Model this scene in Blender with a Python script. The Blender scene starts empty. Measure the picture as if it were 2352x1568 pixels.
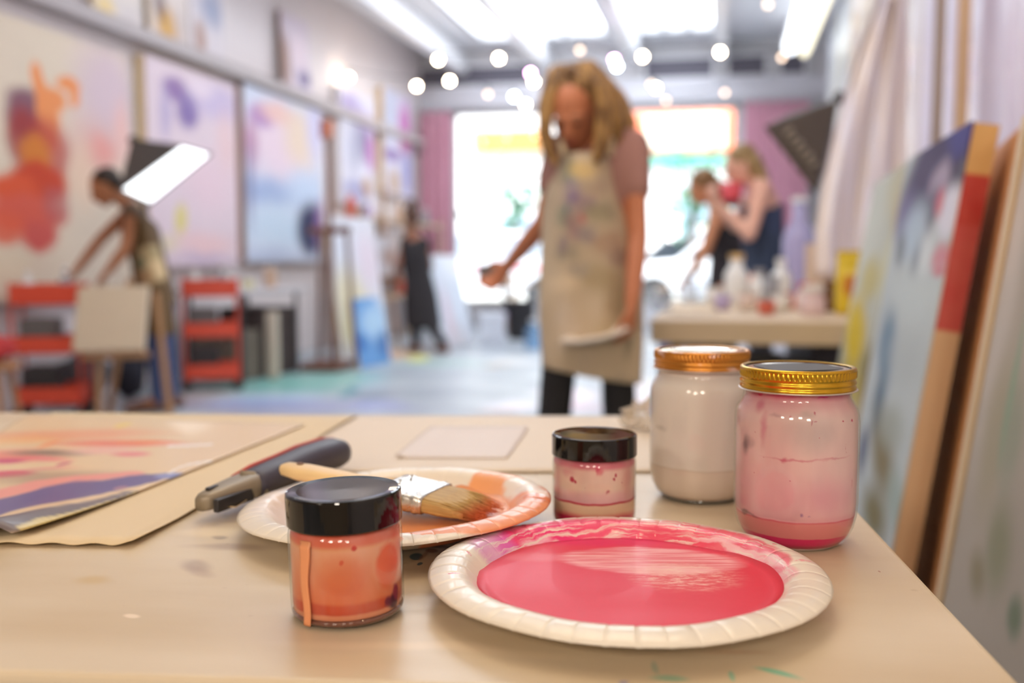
import bpy, bmesh, math, random
from mathutils import Vector, Matrix, noise as mnoise
random.seed(7)
PI = math.pi
SC = bpy.context.scene
COL = SC.collection
V = Vector

SKY_L, TBULB, WORLD, EXPO, FOCUS, FSTOP = 6.3, 36.0, 1.45, 0.0, .605, 4.0
AREAS = [('lamp_over_table', (-.3, 1.7, 3.5), (0, 1.2, .76), 1.2, 1.0, 16, (1, .86, .68)),
         ('rear_fill', (-1.5, -1.9, 2.1), (.1, 1.2, .9), .3, .3, 11, (1, .87, .73)), ('rear_fill', (-.6, -1.9, 1.8), (.1, 1.2, .9), .3, .3, 11, (1, .87, .73)),  # added fill lights behind the camera, brightening the jar fronts
         ('rear_fill', (.2, -1.9, 2.0), (.1, 1.2, .9), .3, .3, 11, (1, .88, .75)), ('rear_fill', (.9, -1.9, 1.7), (.1, 1.2, .9), .3, .3, 10, (1, .89, .77)),
         ('mid_room_light', (-1.2, 3.2, 3.7), (-1.2, 4.0, 0), 2.0, 1.5, 9, (1, .88, .74)),  # unseen area light, sets the mid-room brightness
         ('ceiling_fill', (-1.2, 2.4, 3.0), (-1.2, 10.0, 4.3), 2.0, .5, 54, (.9, .94, 1))]  # added out of view to brighten the far ceiling and beams
# ------------------------------------------------------------------ camera model
IW, IH, FPX = 2352, 1568, 2287.0
CAMZ, TZ = 0.955, 0.76
YAW, PITCH = math.radians(11.95), math.radians(-4.72)
CAM = V((0, 0, CAMZ))
RT = V((math.cos(YAW), math.sin(YAW), 0))
FH = V((-math.sin(YAW), math.cos(YAW), 0))
FW = FH * math.cos(PITCH) + V((0, 0, math.sin(PITCH)))
UP = RT.cross(FW)

def ray(px, py):
    return FW + RT * ((px - IW / 2) / FPX) + UP * ((IH / 2 - py) / FPX)
def at_d(px, py, d): return CAM + ray(px, py) * d
def at_z(px, py, z):
    r = ray(px, py); return CAM + r * ((z - CAMZ) / r.z)
def at_x(px, py, x):
    r = ray(px, py); return CAM + r * (x / r.x)
def at_y(px, py, y):
    r = ray(px, py); return CAM + r * (y / r.y)
def depth(p): return (p - CAM).dot(FW)

# ------------------------------------------------------------------ node materials
def S(r, g, b):
    f = lambda c: (c / 255 / 12.92) if c <= 10.31 else ((c / 255 + 0.055) / 1.055) ** 2.4
    return (f(r), f(g), f(b), 1.0)

class NT:
    def __init__(s, name):
        s.m = bpy.data.materials.new(name); s.m.use_nodes = True
        s.t = s.m.node_tree; s.n = s.t.nodes; s.n.clear()
        s.out = s.n.new('ShaderNodeOutputMaterial')
    def add(s, typ, **kw):
        nd = s.n.new(typ)
        for k, v in kw.items(): setattr(nd, k, v)
        return nd
    def link(s, a, b): s.t.links.new(a, b)
    def mixc(s, fac, a, b):
        m = s.add('ShaderNodeMix', data_type='RGBA')
        s.put(m.inputs[0], fac); s.put(m.inputs[6], a); s.put(m.inputs[7], b)
        return m.outputs[2]
    def put(s, sock, v):
        if hasattr(v, 'is_linked'): s.link(v, sock)
        else: sock.default_value = v
    def math(s, op, a, b=0.0, clamp=False):
        m = s.add('ShaderNodeMath', operation=op, use_clamp=clamp)
        s.put(m.inputs[0], a); s.put(m.inputs[1], b); return m.outputs[0]
    def ramp(s, v, lo, hi, a=0.0, b=1.0):
        m = s.add('ShaderNodeMapRange', interpolation_type='SMOOTHSTEP')
        s.put(m.inputs[0], v); m.inputs[1].default_value = lo; m.inputs[2].default_value = hi
        m.inputs[3].default_value = a; m.inputs[4].default_value = b
        return m.outputs[0]
    def noise(s, vec, scale, detail=2.0, rough=0.5):
        n = s.add('ShaderNodeTexNoise'); n.inputs['Scale'].default_value = scale
        n.inputs['Detail'].default_value = detail; n.inputs['Roughness'].default_value = rough
        if vec is not None: s.link(vec, n.inputs['Vector'])
        return n
    def mapping(s, vec, loc=(0, 0, 0), rot=(0, 0, 0), sc=(1, 1, 1), typ='POINT'):
        n = s.add('ShaderNodeMapping', vector_type=typ)
        s.link(vec, n.inputs[0]); n.inputs[1].default_value = loc
        n.inputs[2].default_value = rot; n.inputs[3].default_value = sc
        return n.outputs[0]
    def objco(s):
        return s.add('ShaderNodeTexCoord').outputs['Object']
    def warp(s, vec, amp, scale, detail=3.0):
        n = s.noise(vec, scale, detail)
        a = s.add('ShaderNodeVectorMath', operation='SUBTRACT'); s.link(n.outputs['Color'], a.inputs[0]); a.inputs[1].default_value = (.5, .5, .5)
        b = s.add('ShaderNodeVectorMath', operation='SCALE'); s.link(a.outputs[0], b.inputs[0]); b.inputs['Scale'].default_value = amp * 2
        c = s.add('ShaderNodeVectorMath', operation='ADD'); s.link(vec, c.inputs[0]); s.link(b.outputs[0], c.inputs[1])
        return c.outputs[0]
    def ellipse(s, vec, c, r, soft=0.3, rot=(0, 0, 0), alpha=1.0):
        p = s.mapping(vec, c, rot, r, 'TEXTURE')
        l = s.add('ShaderNodeVectorMath', operation='LENGTH'); s.link(p, l.inputs[0])
        return s.ramp(l.outputs['Value'], 1 - soft, 1 + soft, alpha, 0.0)
    def bsdf(s, color, rough=0.5, metal=0.0, coat=0.0, bump=None, bumpd=0.001, trans=0.0, spec=0.5, sub=0.0, emit=None, es=0.0, alpha=None):
        b = s.add('ShaderNodeBsdfPrincipled')
        s.put(b.inputs['Base Color'], color); s.put(b.inputs['Roughness'], rough)
        b.inputs['Metallic'].default_value = metal
        b.inputs['Coat Weight'].default_value = coat; b.inputs['Coat Roughness'].default_value = 0.03
        b.inputs['Specular IOR Level'].default_value = spec
        if trans: b.inputs['Transmission Weight'].default_value = trans
        if alpha is not None: s.put(b.inputs['Alpha'], alpha)
        if emit is not None:
            s.put(b.inputs['Emission Color'], emit); b.inputs['Emission Strength'].default_value = es
        if bump is not None:
            bp = s.add('ShaderNodeBump'); s.link(bump, bp.inputs['Height']); bp.inputs['Distance'].default_value = bumpd
            s.link(bp.outputs[0], b.inputs['Normal'])
        s.link(b.outputs[0], s.out.inputs[0]); return b

_mc = {}
def mat(name, col, rough=0.5, metal=0.0, coat=0.0, var=0.06, scale=12.0, bump=0.0, spec=0.5):
    """plain procedural material: colour with a little noise variation"""
    if name in _mc: return _mc[name]
    t = NT(name); co = t.objco(); n = t.noise(co, scale, 3.0)
    dark = tuple(c * (1 - var) for c in col[:3]) + (1,); lite = tuple(min(1, c * (1 + var)) for c in col[:3]) + (1,)
    c = t.mixc(n.outputs['Fac'], dark, lite)
    t.bsdf(c, rough, metal, coat, bump=n.outputs['Fac'] if bump else None, bumpd=bump, spec=spec)
    _mc[name] = t.m; return t.m

def emat(name, col, strength):
    if name in _mc: return _mc[name]
    t = NT(name); e = t.add('ShaderNodeEmission'); e.inputs[0].default_value = col; e.inputs[1].default_value = strength
    t.link(e.outputs[0], t.out.inputs[0]); _mc[name] = t.m; return t.m

def thin_glass(name, tint=(1, 1, 1, 1), gloss=1.0, frost=0.0, frostcol=(.8, .8, .8, 1)):
    if name in _mc: return _mc[name]
    t = NT(name)
    tr = t.add('ShaderNodeBsdfTransparent'); tr.inputs[0].default_value = tint
    gl = t.add('ShaderNodeBsdfGlossy'); gl.inputs['Roughness'].default_value = 0.02
    lw = t.add('ShaderNodeLayerWeight'); lw.inputs[0].default_value = 0.5
    f = t.math('MULTIPLY', t.math('ADD', t.math('MULTIPLY', t.math('POWER', lw.outputs['Facing'], 5.0), .9), .04), gloss, True)
    mx = t.add('ShaderNodeMixShader'); t.link(f, mx.inputs[0]); t.link(tr.outputs[0], mx.inputs[1]); t.link(gl.outputs[0], mx.inputs[2])
    last = mx.outputs[0]
    if frost:
        d = t.add('ShaderNodeBsdfDiffuse'); d.inputs[0].default_value = frostcol
        m2 = t.add('ShaderNodeMixShader'); m2.inputs[0].default_value = frost
        t.link(last, m2.inputs[1]); t.link(d.outputs[0], m2.inputs[2]); last = m2.outputs[0]
    t.link(last, t.out.inputs[0]); _mc[name] = t.m; return t.m

def blob_color(t, co, base, blobs, plane='xz'):
    """stack soft-edged patches of paint: (u, v, ru, rv, colour, softness, alpha, angle)"""
    c = base; BIG = 1e3
    for b in blobs:
        u, v, ru, rv, col, soft, al, ang = (list(b) + [0.4, 1.0, 0.0][len(b) - 5:])[:8]
        if plane == 'xz': cc, rr, ro = (u, 0, v), (ru, BIG, rv), (0, ang, 0)
        elif plane == 'yz': cc, rr, ro = (0, u, v), (BIG, ru, rv), (ang, 0, 0)
        else: cc, rr, ro = (u, v, 0), (ru, rv, BIG), (0, 0, ang)
        c = t.mixc(t.ellipse(co, cc, rr, soft, ro, al), c, col)
    return c

def paint_mat(name, base, blobs, plane='xz', warp=0.05, wscale=4.0, rough=0.5, coat=0.0, var=0.05):
    t = NT(name); co = t.objco(); w = t.warp(co, warp, wscale) if warp else co
    n = t.noise(co, wscale * 2.2, 4.0)
    b0 = t.mixc(n.outputs['Fac'], tuple(x * (1 - var) for x in base[:3]) + (1,), tuple(min(1, x * (1 + var)) for x in base[:3]) + (1,))
    c = blob_color(t, w, b0, blobs, plane)
    t.bsdf(c, rough, 0, coat, spec=.25); return t.m

# ------------------------------------------------------------------ objects
MTX = {}
def finish(o, smooth):
    if smooth and o.type == 'MESH':
        for p in o.data.polygons: p.use_smooth = True
def O(name, bm, m, parent=None, smooth=False, world=True, mats=None, mod=None):
    """link ONE mesh object; world=True: verts are in world space"""
    if isinstance(bm, bmesh.types.BMesh):
        me = bpy.data.meshes.new(name)
        if parent is not None and world:
            bmesh.ops.transform(bm, matrix=MTX[parent.name].inverted(), verts=bm.verts)
        bm.to_mesh(me); bm.free()
    else: me = bm
    o = bpy.data.objects.new(name, me); COL.objects.link(o)
    if not me.materials:
        for x in (mats or [m]): me.materials.append(x)
    if parent is not None:
        o.parent = parent; MTX[o.name] = MTX[parent.name].copy()
    else: MTX[o.name] = Matrix.Identity(4)
    finish(o, smooth); return o
def recentre(o):
    """move a top-level world-space mesh's origin to the base centre of its shape"""
    me = o.data; xs = [v.co for v in me.vertices]
    lo = V((min(v.x for v in xs), min(v.y for v in xs), min(v.z for v in xs))); hi = V((max(v.x for v in xs), max(v.y for v in xs), max(v.z for v in xs)))
    c = V(((lo.x + hi.x) / 2, (lo.y + hi.y) / 2, lo.z))
    me.transform(Matrix.Translation(-c)); o.location = c
    MTX[o.name] = Matrix.Translation(c); return o
def tag(o, label, cat, group=None, kind=None):
    o['label'] = label
    if cat: o['category'] = cat
    if group: o['group'] = group
    if kind: o['kind'] = kind
    return o
def struct(o): o['kind'] = 'structure'; return o
def E(name, label, cat, loc=(0, 0, 0), rotz=0.0, group=None, mtx=None):
    o = bpy.data.objects.new(name, None); COL.objects.link(o); o.empty_display_size = 0.1
    M = mtx if mtx is not None else Matrix.Translation(V(loc)) @ Matrix.Rotation(rotz, 4, 'Z')
    o.matrix_world = M; MTX[o.name] = M
    tag(o, label, cat, group); return o
def dup(root, loc, rotz=None, label=None, group=None):
    r = root.copy(); COL.objects.link(r); r.location = loc
    if rotz is not None: r.rotation_euler = (0, 0, rotz)
    if label: r['label'] = label
    if group: r['group'] = group
    for ch in list(root.children):
        c = ch.copy(); COL.objects.link(c); c.parent = r
        for g in list(ch.children):
            d = g.copy(); COL.objects.link(d); d.parent = c
    return r

# ------------------------------------------------------------------ shapes
def NB(): return bmesh.new()
def box(bm, c, s, M=None, mi=0):
    r = bmesh.ops.create_cube(bm, size=1.0)
    T = Matrix.Translation(V(c)) @ Matrix.Diagonal((s[0], s[1], s[2], 1))
    bmesh.ops.transform(bm, matrix=(M @ T) if M is not None else T, verts=r['verts'])
    return r['verts']
def bevel(bm, w, seg=2):
    bmesh.ops.bevel(bm, geom=list(bm.edges), offset=w, segments=seg, affect='EDGES', profile=0.5)
def frame_of(d):
    d = d.normalized(); a = V((0, 0, 1)) if abs(d.z) < 0.9 else V((1, 0, 0))
    x = a.cross(d).normalized(); return x, d.cross(x)
def tube(bm, pts, rad, seg=8, cap=True):
    pts = [V(p) for p in pts]; rings = []
    for i, p in enumerate(pts):
        d = (pts[min(i + 1, len(pts) - 1)] - pts[max(i - 1, 0)])
        x, y = frame_of(d); r = rad[i] if isinstance(rad, (list, tuple)) else rad
        rings.append([bm.verts.new(p + (x * math.cos(2 * PI * k / seg) + y * math.sin(2 * PI * k / seg)) * r) for k in range(seg)])
    for a, b in zip(rings, rings[1:]):
        for k in range(seg): bm.faces.new((a[k], a[(k + 1) % seg], b[(k + 1) % seg], b[k]))
    if cap:
        bm.faces.new(list(reversed(rings[0]))); bm.faces.new(rings[-1])
def lathe(bm, prof, seg=48, c=(0, 0, 0), fn=None, angs=None):
    angs = angs or [2 * PI * k / seg for k in range(seg)]; n = len(angs); rings = []
    for (r, z) in prof:
        if r < 1e-6: rings.append([bm.verts.new((c[0], c[1], c[2] + z))]); continue
        ring = []
        for a in angs:
            rr, zz = fn(r, z, a) if fn else (r, z)
            ring.append(bm.verts.new((c[0] + rr * math.cos(a), c[1] + rr * math.sin(a), c[2] + zz)))
        rings.append(ring)
    for a, b in zip(rings, rings[1:]):
        for k in range(n):
            k2 = (k + 1) % n
            if len(a) == 1 and len(b) == 1: continue
            if len(a) == 1: bm.faces.new((a[0], b[k2], b[k]))
            elif len(b) == 1: bm.faces.new((a[k], a[k2], b[0]))
            else: bm.faces.new((a[k], a[k2], b[k2], b[k]))
def sphere(bm, c, r, u=12, v=8, M=None):
    q = bmesh.ops.create_uvsphere(bm, u_segments=u, v_segments=v, radius=1.0)
    rr = r if isinstance(r, (list, tuple, Vector)) else (r, r, r)
    T = Matrix.Translation(V(c)) @ (M.to_4x4() if M is not None else Matrix.Identity(4)) @ Matrix.Diagonal((rr[0], rr[1], rr[2], 1))
    bmesh.ops.transform(bm, matrix=T, verts=q['verts']); return q['verts']
def hull(bm, *balls):
    """convex hull of ellipsoids (centre, radius or radii[, basis])"""
    b2 = bmesh.new()
    for q in balls: sphere(b2, q[0], q[1], 10, 7, q[2] if len(q) > 2 else None)
    r = bmesh.ops.convex_hull(b2, input=b2.verts[:], use_existing_faces=False)
    dead = [g for g in r['geom_interior'] if isinstance(g, bmesh.types.BMVert)]
    bmesh.ops.delete(b2, geom=dead, context='VERTS')
    ins = [v for v in b2.verts if not any(len(f.verts) for f in v.link_faces)]
    if ins: bmesh.ops.delete(b2, geom=ins, context='VERTS')
    me = bpy.data.meshes.new('tmp'); b2.to_mesh(me); b2.free(); bm.from_mesh(me); bpy.data.meshes.remove(me)
def chain(bm, pts, rad):
    for i in range(len(pts) - 1): hull(bm, (pts[i], rad[i]), (pts[i + 1], rad[i + 1]))
def fuse(bm, name, voxel=0.01, smooth=6):
    """merge overlapping closed volumes into one continuous surface"""
    me = bpy.data.meshes.new(name); bm.to_mesh(me); bm.free()
    o = bpy.data.objects.new('tmp_fuse', me); COL.objects.link(o)
    r = o.modifiers.new('r', 'REMESH'); r.mode = 'VOXEL'; r.voxel_size = voxel; r.use_smooth_shade = True
    if smooth:
        s = o.modifiers.new('s', 'SMOOTH'); s.iterations = smooth; s.factor = 0.5
    dg = bpy.context.evaluated_depsgraph_get()
    res = bpy.data.meshes.new_from_object(o.evaluated_get(dg)); res.name = name
    bpy.data.objects.remove(o); bpy.data.meshes.remove(me)
    b = bmesh.new(); b.from_mesh(res); bpy.data.meshes.remove(res); return b
def grid(bm, fn, nu, nv, close=False):
    vs = [[bm.verts.new(fn(i / nu, j / nv)) for i in range(nu + 1)] for j in range(nv + 1)]
    for j in range(nv):
        for i in range(nu): bm.faces.new((vs[j][i], vs[j][i + 1], vs[j + 1][i + 1], vs[j + 1][i]))
    return vs
def thick(bm, t):
    bmesh.ops.recalc_face_normals(bm, faces=bm.faces)
    bmesh.ops.solidify(bm, geom=bm.faces[:], thickness=t)
def prism(bm, poly, z0, z1):
    a = [bm.verts.new((p[0], p[1], z0)) for p in poly]; b = [bm.verts.new((p[0], p[1], z1)) for p in poly]
    n = len(poly); bm.faces.new(list(reversed(a))); bm.faces.new(b)
    for i in range(n): bm.faces.new((a[i], a[(i + 1) % n], b[(i + 1) % n], b[i]))
    bmesh.ops.recalc_face_normals(bm, faces=bm.faces)
def sheet_poly(pts, n=14):
    """4-corner bilinear patch function from corner points"""
    a, b, c, d = pts
    return lambda u, v: (a * (1 - u) + b * u) * (1 - v) + (d * (1 - u) + c * u) * v
def hexa(bm, P):
    """solid from 8 points: 0-3 front loop, 4-7 back loop"""
    v = [bm.verts.new(p) for p in P]
    for f in ((0, 1, 2, 3), (7, 6, 5, 4), (0, 4, 5, 1), (1, 5, 6, 2), (2, 6, 7, 3), (3, 7, 4, 0)): bm.faces.new([v[i] for i in f])
    bmesh.ops.recalc_face_normals(bm, faces=bm.faces)
    return v
# ================================================================== FOREGROUND TABLE
YROT = Matrix.Rotation(YAW, 4, 'Z')
tA, tB = at_z(1970, 1170, TZ), at_z(2340, 1560, TZ)
tu = (tA - tB); tu.z = 0; tu.normalize()                       # along the right edge, away
tr = V((tu.y, -tu.x, 0))                                       # to the right
far = (at_z(1200, 951, TZ) - tA).dot(tu); near = (at_z(300, 1553, TZ) - tA).dot(tu)
TL = 1.83; t_mid = tA + tu * (far + near) / 2 - tr * TL / 2
TANG = math.atan2(tr.y, tr.x); TD = far - near
def table_mat():
    t = NT('table_cover'); co = t.objco()
    w = t.warp(co, 0.03, 6.0)
    st = t.noise(t.mapping(co, rot=(0, 0, 0.35), sc=(2.0, 7, 1)), 1.2, 3.0)
    c = t.mixc(t.ramp(st.outputs['Fac'],   .30, .75), S(209, 187, 152), S(230, 214, 188))
    sp = t.noise(co, 60, 2.0)
    c = t.mixc(t.ramp(sp.outputs['Fac'], .72, .80, 0, .35), c, S(170, 140, 100))
    Mi = (Matrix.Translation((t_mid.x, t_mid.y, 0)) @ Matrix.Rotation(TANG, 4, 'Z')).inverted()
    bl = []
    def px(x, y, rx, ry, col, soft=.3, al=.8, ang=0.0):
        p = Mi @ at_z(x, y, TZ); q = Mi @ at_z(x + rx, y, TZ); s = Mi @ at_z(x, y - ry, TZ)
        bl.append((p.x, p.y, (q - p).length, (s - p).length, col, soft, al, ang))
    px(500, 1262, 90, 6, S(150, 120, 105), .7, .5, .1); px(420, 1300, 45, 7, S(150, 125, 110), .6, .5, -.5)
    px(470, 1240, 14, 5, S(120, 100, 90), .5, .6, .6); px(430, 1310, 50, 5, S(170, 140, 120), .7, .45, -.5)
    px(200, 1335, 34, 8, S(205, 170, 90), .7, .5); px(280, 1405, 24, 4, S(255, 235, 210), .4, .8)
    px(470, 1225, 60, 12, S(255, 238, 205), .6, .6); px(1000, 1490, 260, 10, S(255, 232, 200), .7, .35)
    px(958, 1278, 13, 6, S(60, 95, 105), .15, .95, .3); px(971, 1291, 6, 3, S(60, 100, 110), .15, .95)
    px(985, 1266, 12, 4, S(150, 95, 50), .3, .9); px(1000, 1258, 18, 3, S(120, 70, 30), .3, .7); px(972, 1276, 5, 8, S(160, 110, 70), .4, .6)
    px(1036, 1258, 9, 4, S(90, 110, 120), .2, .9); px(1530, 1560, 40, 8, S(90, 180, 150), .6, .6); px(1500, 1530, 8, 16, S(120, 170, 150), .6, .5)
    px(1705, 1555, 8, 10, S(110, 190, 160), .4, .7); px(1808, 1550, 44, 5, S(90, 190, 160), .5, .8, -.4)
    px(1415, 1564, 12, 5, S(150, 140, 180), .5, .7); px(2023, 1323, 3, 2, S(170, 100, 60), .3, .8)
    px(1700, 1500, 70, 5, S(205, 160, 120), .8, .4)
    c = blob_color(t, w, c, bl, 'xy')
    bp = t.noise(t.mapping(co, rot=(0, 0, .35), sc=(3, 9, 1)), 2.0, 3)
    t.bsdf(c, 0.34, bump=bp.outputs['Fac'], bumpd=.0015, spec=.6); return t.m
tab = E('work_table', 'long work table under a stained cream cover, filling the foreground', 'table', (t_mid.x, t_mid.y, 0), TANG)
MT = MTX[tab.name]
def isect(p, d, q, e):
    k = ((q.x - p.x) * e.y - (q.y - p.y) * e.x) / (d.x * e.y - d.y * e.x); return p + d * k
fa, fb, na, nb_ = at_z(0, 946, TZ), at_z(1400, 955, TZ), at_z(0, 1542, TZ), at_z(650, 1562, TZ)
cFR, cNR = isect(tA, tu, fa, fb - fa), isect(tA, tu, na, nb_ - na)
fdl, ndl = (fa - fb).normalized(), (na - nb_).normalized()
cor = [MT.inverted() @ p for p in (cNR + ndl * TL, cNR, cFR, cFR + fdl * TL)]
b = NB(); prism(b, [(p.x, p.y) for p in cor], TZ - .028, TZ); bevel(b, .004, 3)
O('tabletop', b, table_mat(), tab, world=False)
metal_grey = mat('grey_metal', S(120, 120, 122), .4, .8)
b = NB(); box(b, (0, 0, TZ - .055), (TL - .12, TD - .12, .05)); O('apron_rail', b, mat('table_rail', S(120, 100, 80), .6), tab, world=False)
for sx in (-1, 1):
    for sy in (-1, 1):
        b = NB(); tube(b, [(sx * (TL / 2 - .1), sy * (TD / 2 - .1), TZ - .05), (sx * (TL / 2 - .1), sy * (TD / 2 - .1), 0)], .018, 12)
        O('leg', b, metal_grey, tab, world=False)

# ------------------------------------------------------------------ paper plates
def base_frame(px, py, z=TZ, tilt=0.0):
    p = at_z(px, py, z)
    return Matrix.Translation(p) @ YROT @ Matrix.Rotation(tilt, 4, FHL)
FHL = V((0, 1, 0))
def jar_frame(px, py, z=TZ):
    return Matrix.Translation(at_z(px, py, z)) @ Matrix.Rotation(YAW - math.atan((px - IW / 2) / FPX), 4, 'Z')
NCR = 46
CR_ANG = []
for k in range(NCR):
    a0 = 2 * PI * k / NCR + random.uniform(-.012, .012); st = 2 * PI / NCR
    for q in (-.010, -.004, 0, .004, .010, st * .3, st * .5, st * .7): CR_ANG.append(a0 + q)
CR_ANG.sort()
def crimp(r, z, a):
    if r < .083: return r, z
    k = min(1, (r - .083) / .008)
    st = 2 * PI / NCR; d = min(abs((a - c0 + PI) % (2 * PI) - PI) for c0 in (round(a / st) * st, ))
    g = math.exp(-(d / .0038) ** 2)
    wob = .00025 * math.sin(a * 5) + .00015 * math.sin(a * 11 + 1)
    return r - .0001 * g * k, z - .00045 * g * k + wob * k
PLATE = [(0, .0016), (.04, .0016), (.070, .0018), (.0755, .0028), (.0800, .0060), (.0840, .0100), (.0875, .0135), (.0905, .0160), (.0940, .0174), (.0980, .0179), (.1020, .0176), (.1060, .0166), (.1095, .0150), (.1112, .0138),
         (.1108, .0132), (.1080, .0146), (.1040, .0158), (.0990, .0164), (.0940, .0158), (.0900, .0142), (.0860, .0106), (.0820, .0050), (.0770, .0010), (.0740, 0), (.04, 0), (0, 0)]
def plate_z(r):
    for (r0, z0), (r1, z1) in zip(PLATE[:13], PLATE[1:14]):
        if r0 <= r <= r1: return z0 + (z1 - z0) * (r - r0) / (r1 - r0)
    return .01
def plate_mat(name, blobs, streaks=None):
    t = NT(name); co = t.objco(); w = t.warp(co, .006, 45.0, 5.0)
    wh = S(240, 230, 214)
    c = blob_color(t, w, wh, blobs, 'xy')
    if streaks:      # dry brush marks running round the wall of the plate
        sx = t.add('ShaderNodeSeparateXYZ'); t.link(w, sx.inputs[0]); an = t.math('ARCTAN2', sx.outputs[1], sx.outputs[0])
        ln = t.add('ShaderNodeVectorMath', operation='LENGTH'); t.link(w, ln.inputs[0])
        cb = t.add('ShaderNodeCombineXYZ'); t.link(t.math('MULTIPLY', an, 2.2), cb.inputs[0]); t.link(t.math('MULTIPLY', t.math('ADD', ln.outputs['Value'], t.math('MULTIPLY', an, .006)), 420.0), cb.inputs[1])
        n = t.noise(cb.outputs[0], 1.0, 4.0, .6); c = t.mixc(t.ramp(n.outputs['Fac'], .48, .64, 0, streaks), c, wh)
    t.bsdf(c, .3, coat=.25, spec=.5); return t.m
R_ = .1112
def U(*bl): return [(u * R_, v * R_, ru * R_, rv * R_) + tuple(r) for (u, v, ru, rv, *r) in bl]
MAG, PNK, RED, LPK = S(228, 20, 130), S(240, 50, 110), S(230, 45, 80), S(238, 150, 170)
pink_blobs = U((-.62, .42, .2, .16, S(225, 150, 205), .25, .8, .7), (-.50, .55, .2, .13, S(225, 90, 180), .3, .9, .6), (-.36, .67, .30, .12, PNK, .22, .95, .3), (-.12, .72, .34, .15, S(236, 40, 120), .2, .95, .1),
               (.12, .74, .34, .12, S(240, 80, 120), .25, .9, -.1), (.42, .68, .26, .11, S(234, 64, 100), .2, .92, -.45), (.60, .52, .2, .12, S(236, 70, 100), .2, .9, -.8), (.70, .34, .18, .11, S(234, 80, 112), .2, .9, -1.1), (.76, .12, .14, .10, S(236, 90, 118), .18, .9, -1.4), (.76, -.06, .12, .08, S(240, 150, 165), .25, .7, -1.6),
               (-.40, .50, .2, .05, S(235, 160, 190), .3, .7, .5), (-.10, .58, .26, .035, S(245, 190, 205), .4, .7, .25), (-.16, .70, .2, .02, S(248, 215, 215), .4, .8, .25), (.02, .66, .16, .02, S(248, 205, 210), .4, .7, .12), (-.44, .62, .1, .02, S(248, 200, 215), .4, .7, .6),
               (.66, .40, .2, .018, S(248, 200, 205), .4, .8, -1.0), (.72, .26, .18, .015, S(248, 200, 205), .4, .8, -1.15), (.56, .55, .14, .016, S(248, 190, 200), .4, .7, -.7), (.78, .15, .12, .02, S(250, 205, 210), .4, .7, -1.4),
               (-.54, .72, .035, .03, S(215, 25, 80), .12, 1, .4), (-.86, -.16, .03, .012, S(235, 90, 120), .2, .9, .3), (.84, .36, .012, .01, PNK, .2, .9), (.92, .06, .05, .018, S(240, 150, 160), .3, .8, .3), (.24, .93, .06, .03, S(245, 180, 185), .3, .8, -.3), (-.80, .20, .012, .03, RED, .2, .9, .5), (-.74, .62, .12, .08, S(250, 205, 205), .4, .6, .7))
def pool(t_, bl, rough, warp=.004, ws=60.0, streak=True):
    t = NT(t_); co = t.objco(); w = t.warp(co, warp, ws, 4.0)
    c = bl[0]; c = blob_color(t, w, c, bl[1], 'xy')
    if streak:
        # broad brush streaks in the thin wiped zone
        s1 = t.noise(t.mapping(co, rot=(0, 0, -.12), sc=(6, 90, 1)), 3.0, 4.0, .6)
        zone = t.ellipse(w, (.018, .034, 0), (.052, .026, 1e3), .12, (0, 0, -.1))
        zone2 = t.ellipse(w, (.034, .004, 0), (.026, .022, 1e3), .5)
        f = t.math('MULTIPLY', zone, t.ramp(s1.outputs['Fac'], .38, .62, .34, 1.0))
        c = t.mixc(f, c, S(250, 180, 185))
        s2 = t.noise(t.mapping(co, rot=(0, 0, -.12), sc=(20, 60, 1)), 5.0, 5.0, .7)
        f2 = t.math('MULTIPLY', zone2, t.ramp(s2.outputs['Fac'], .42, .7, .1, .95)); c = t.mixc(f2, c, S(252, 208, 195))
    n = t.noise(co, 25, 3)
    t.bsdf(c, rough, coat=.05, spec=.25, bump=n.outputs['Fac'], bumpd=.0006); return t.m
def make_plate(name, label, M, m, group=None):
    o = E(name, label, 'paper plate', mtx=M, group='white paper plates used as paint palettes')
    b = NB(); lathe(b, PLATE, c=(0, 0, 0), fn=crimp, angs=CR_ANG); O('dish', b, m, o, smooth=True, world=False); return o
Mp = base_frame(1438, 1303, TZ + .016); Mp.translation.z = TZ; Mp = Mp @ Matrix.Scale(1.036, 4)
pk = make_plate('paper_plate', 'white crimped paper plate filled with wet pink paint, nearest the camera', Mp, plate_mat('plate_pink', pink_blobs, .75))
def film(bm, rfun, lift=.0006, zmin=None, nr=14, na=160):
    """paint lying in a plate: follows the dish but is level below zmin"""
    ctr = bm.verts.new((0, 0, max(zmin or 0, plate_z(0) + lift))); prev = None
    for j in range(1, nr + 1):
        ring = []
        for k in range(na):
            a = 2 * PI * k / na; r = rfun(a) * (j / nr) ** .8
            ring.append(bm.verts.new((r * math.cos(a), r * math.sin(a), max(zmin or 0, plate_z(r) + lift))))
        for k in range(na):
            if prev is None: bm.faces.new((ctr, ring[k], ring[(k + 1) % na]))
            else: bm.faces.new((prev[k], ring[k], ring[(k + 1) % na], prev[(k + 1) % na]))
        prev = ring
    low = [bm.verts.new((v.co.x * 1.002, v.co.y * 1.002, plate_z(v.co.xy.length) - .0004)) for v in prev]
    for k in range(na): bm.faces.new((prev[k], low[k], low[(k + 1) % na], prev[(k + 1) % na]))
def rpink(a):
    d = math.degrees(a) % 360
    n = mnoise.noise(V((math.cos(a) * 3, math.sin(a) * 3, 1.3))); n2 = mnoise.noise(V((math.cos(a) * 12, math.sin(a) * 12, 4.3)))
    k = max(0, math.sin(math.radians(d - 10) * 180 / 190)) if d < 200 else 0
    return .0856 - .0035 * min(1, k * 1.5) + (.0012 * n + .0004 * n2) * min(1, k * 2) + .0003 * n
b = NB(); film(b, rpink, .0005, .0092)
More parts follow.
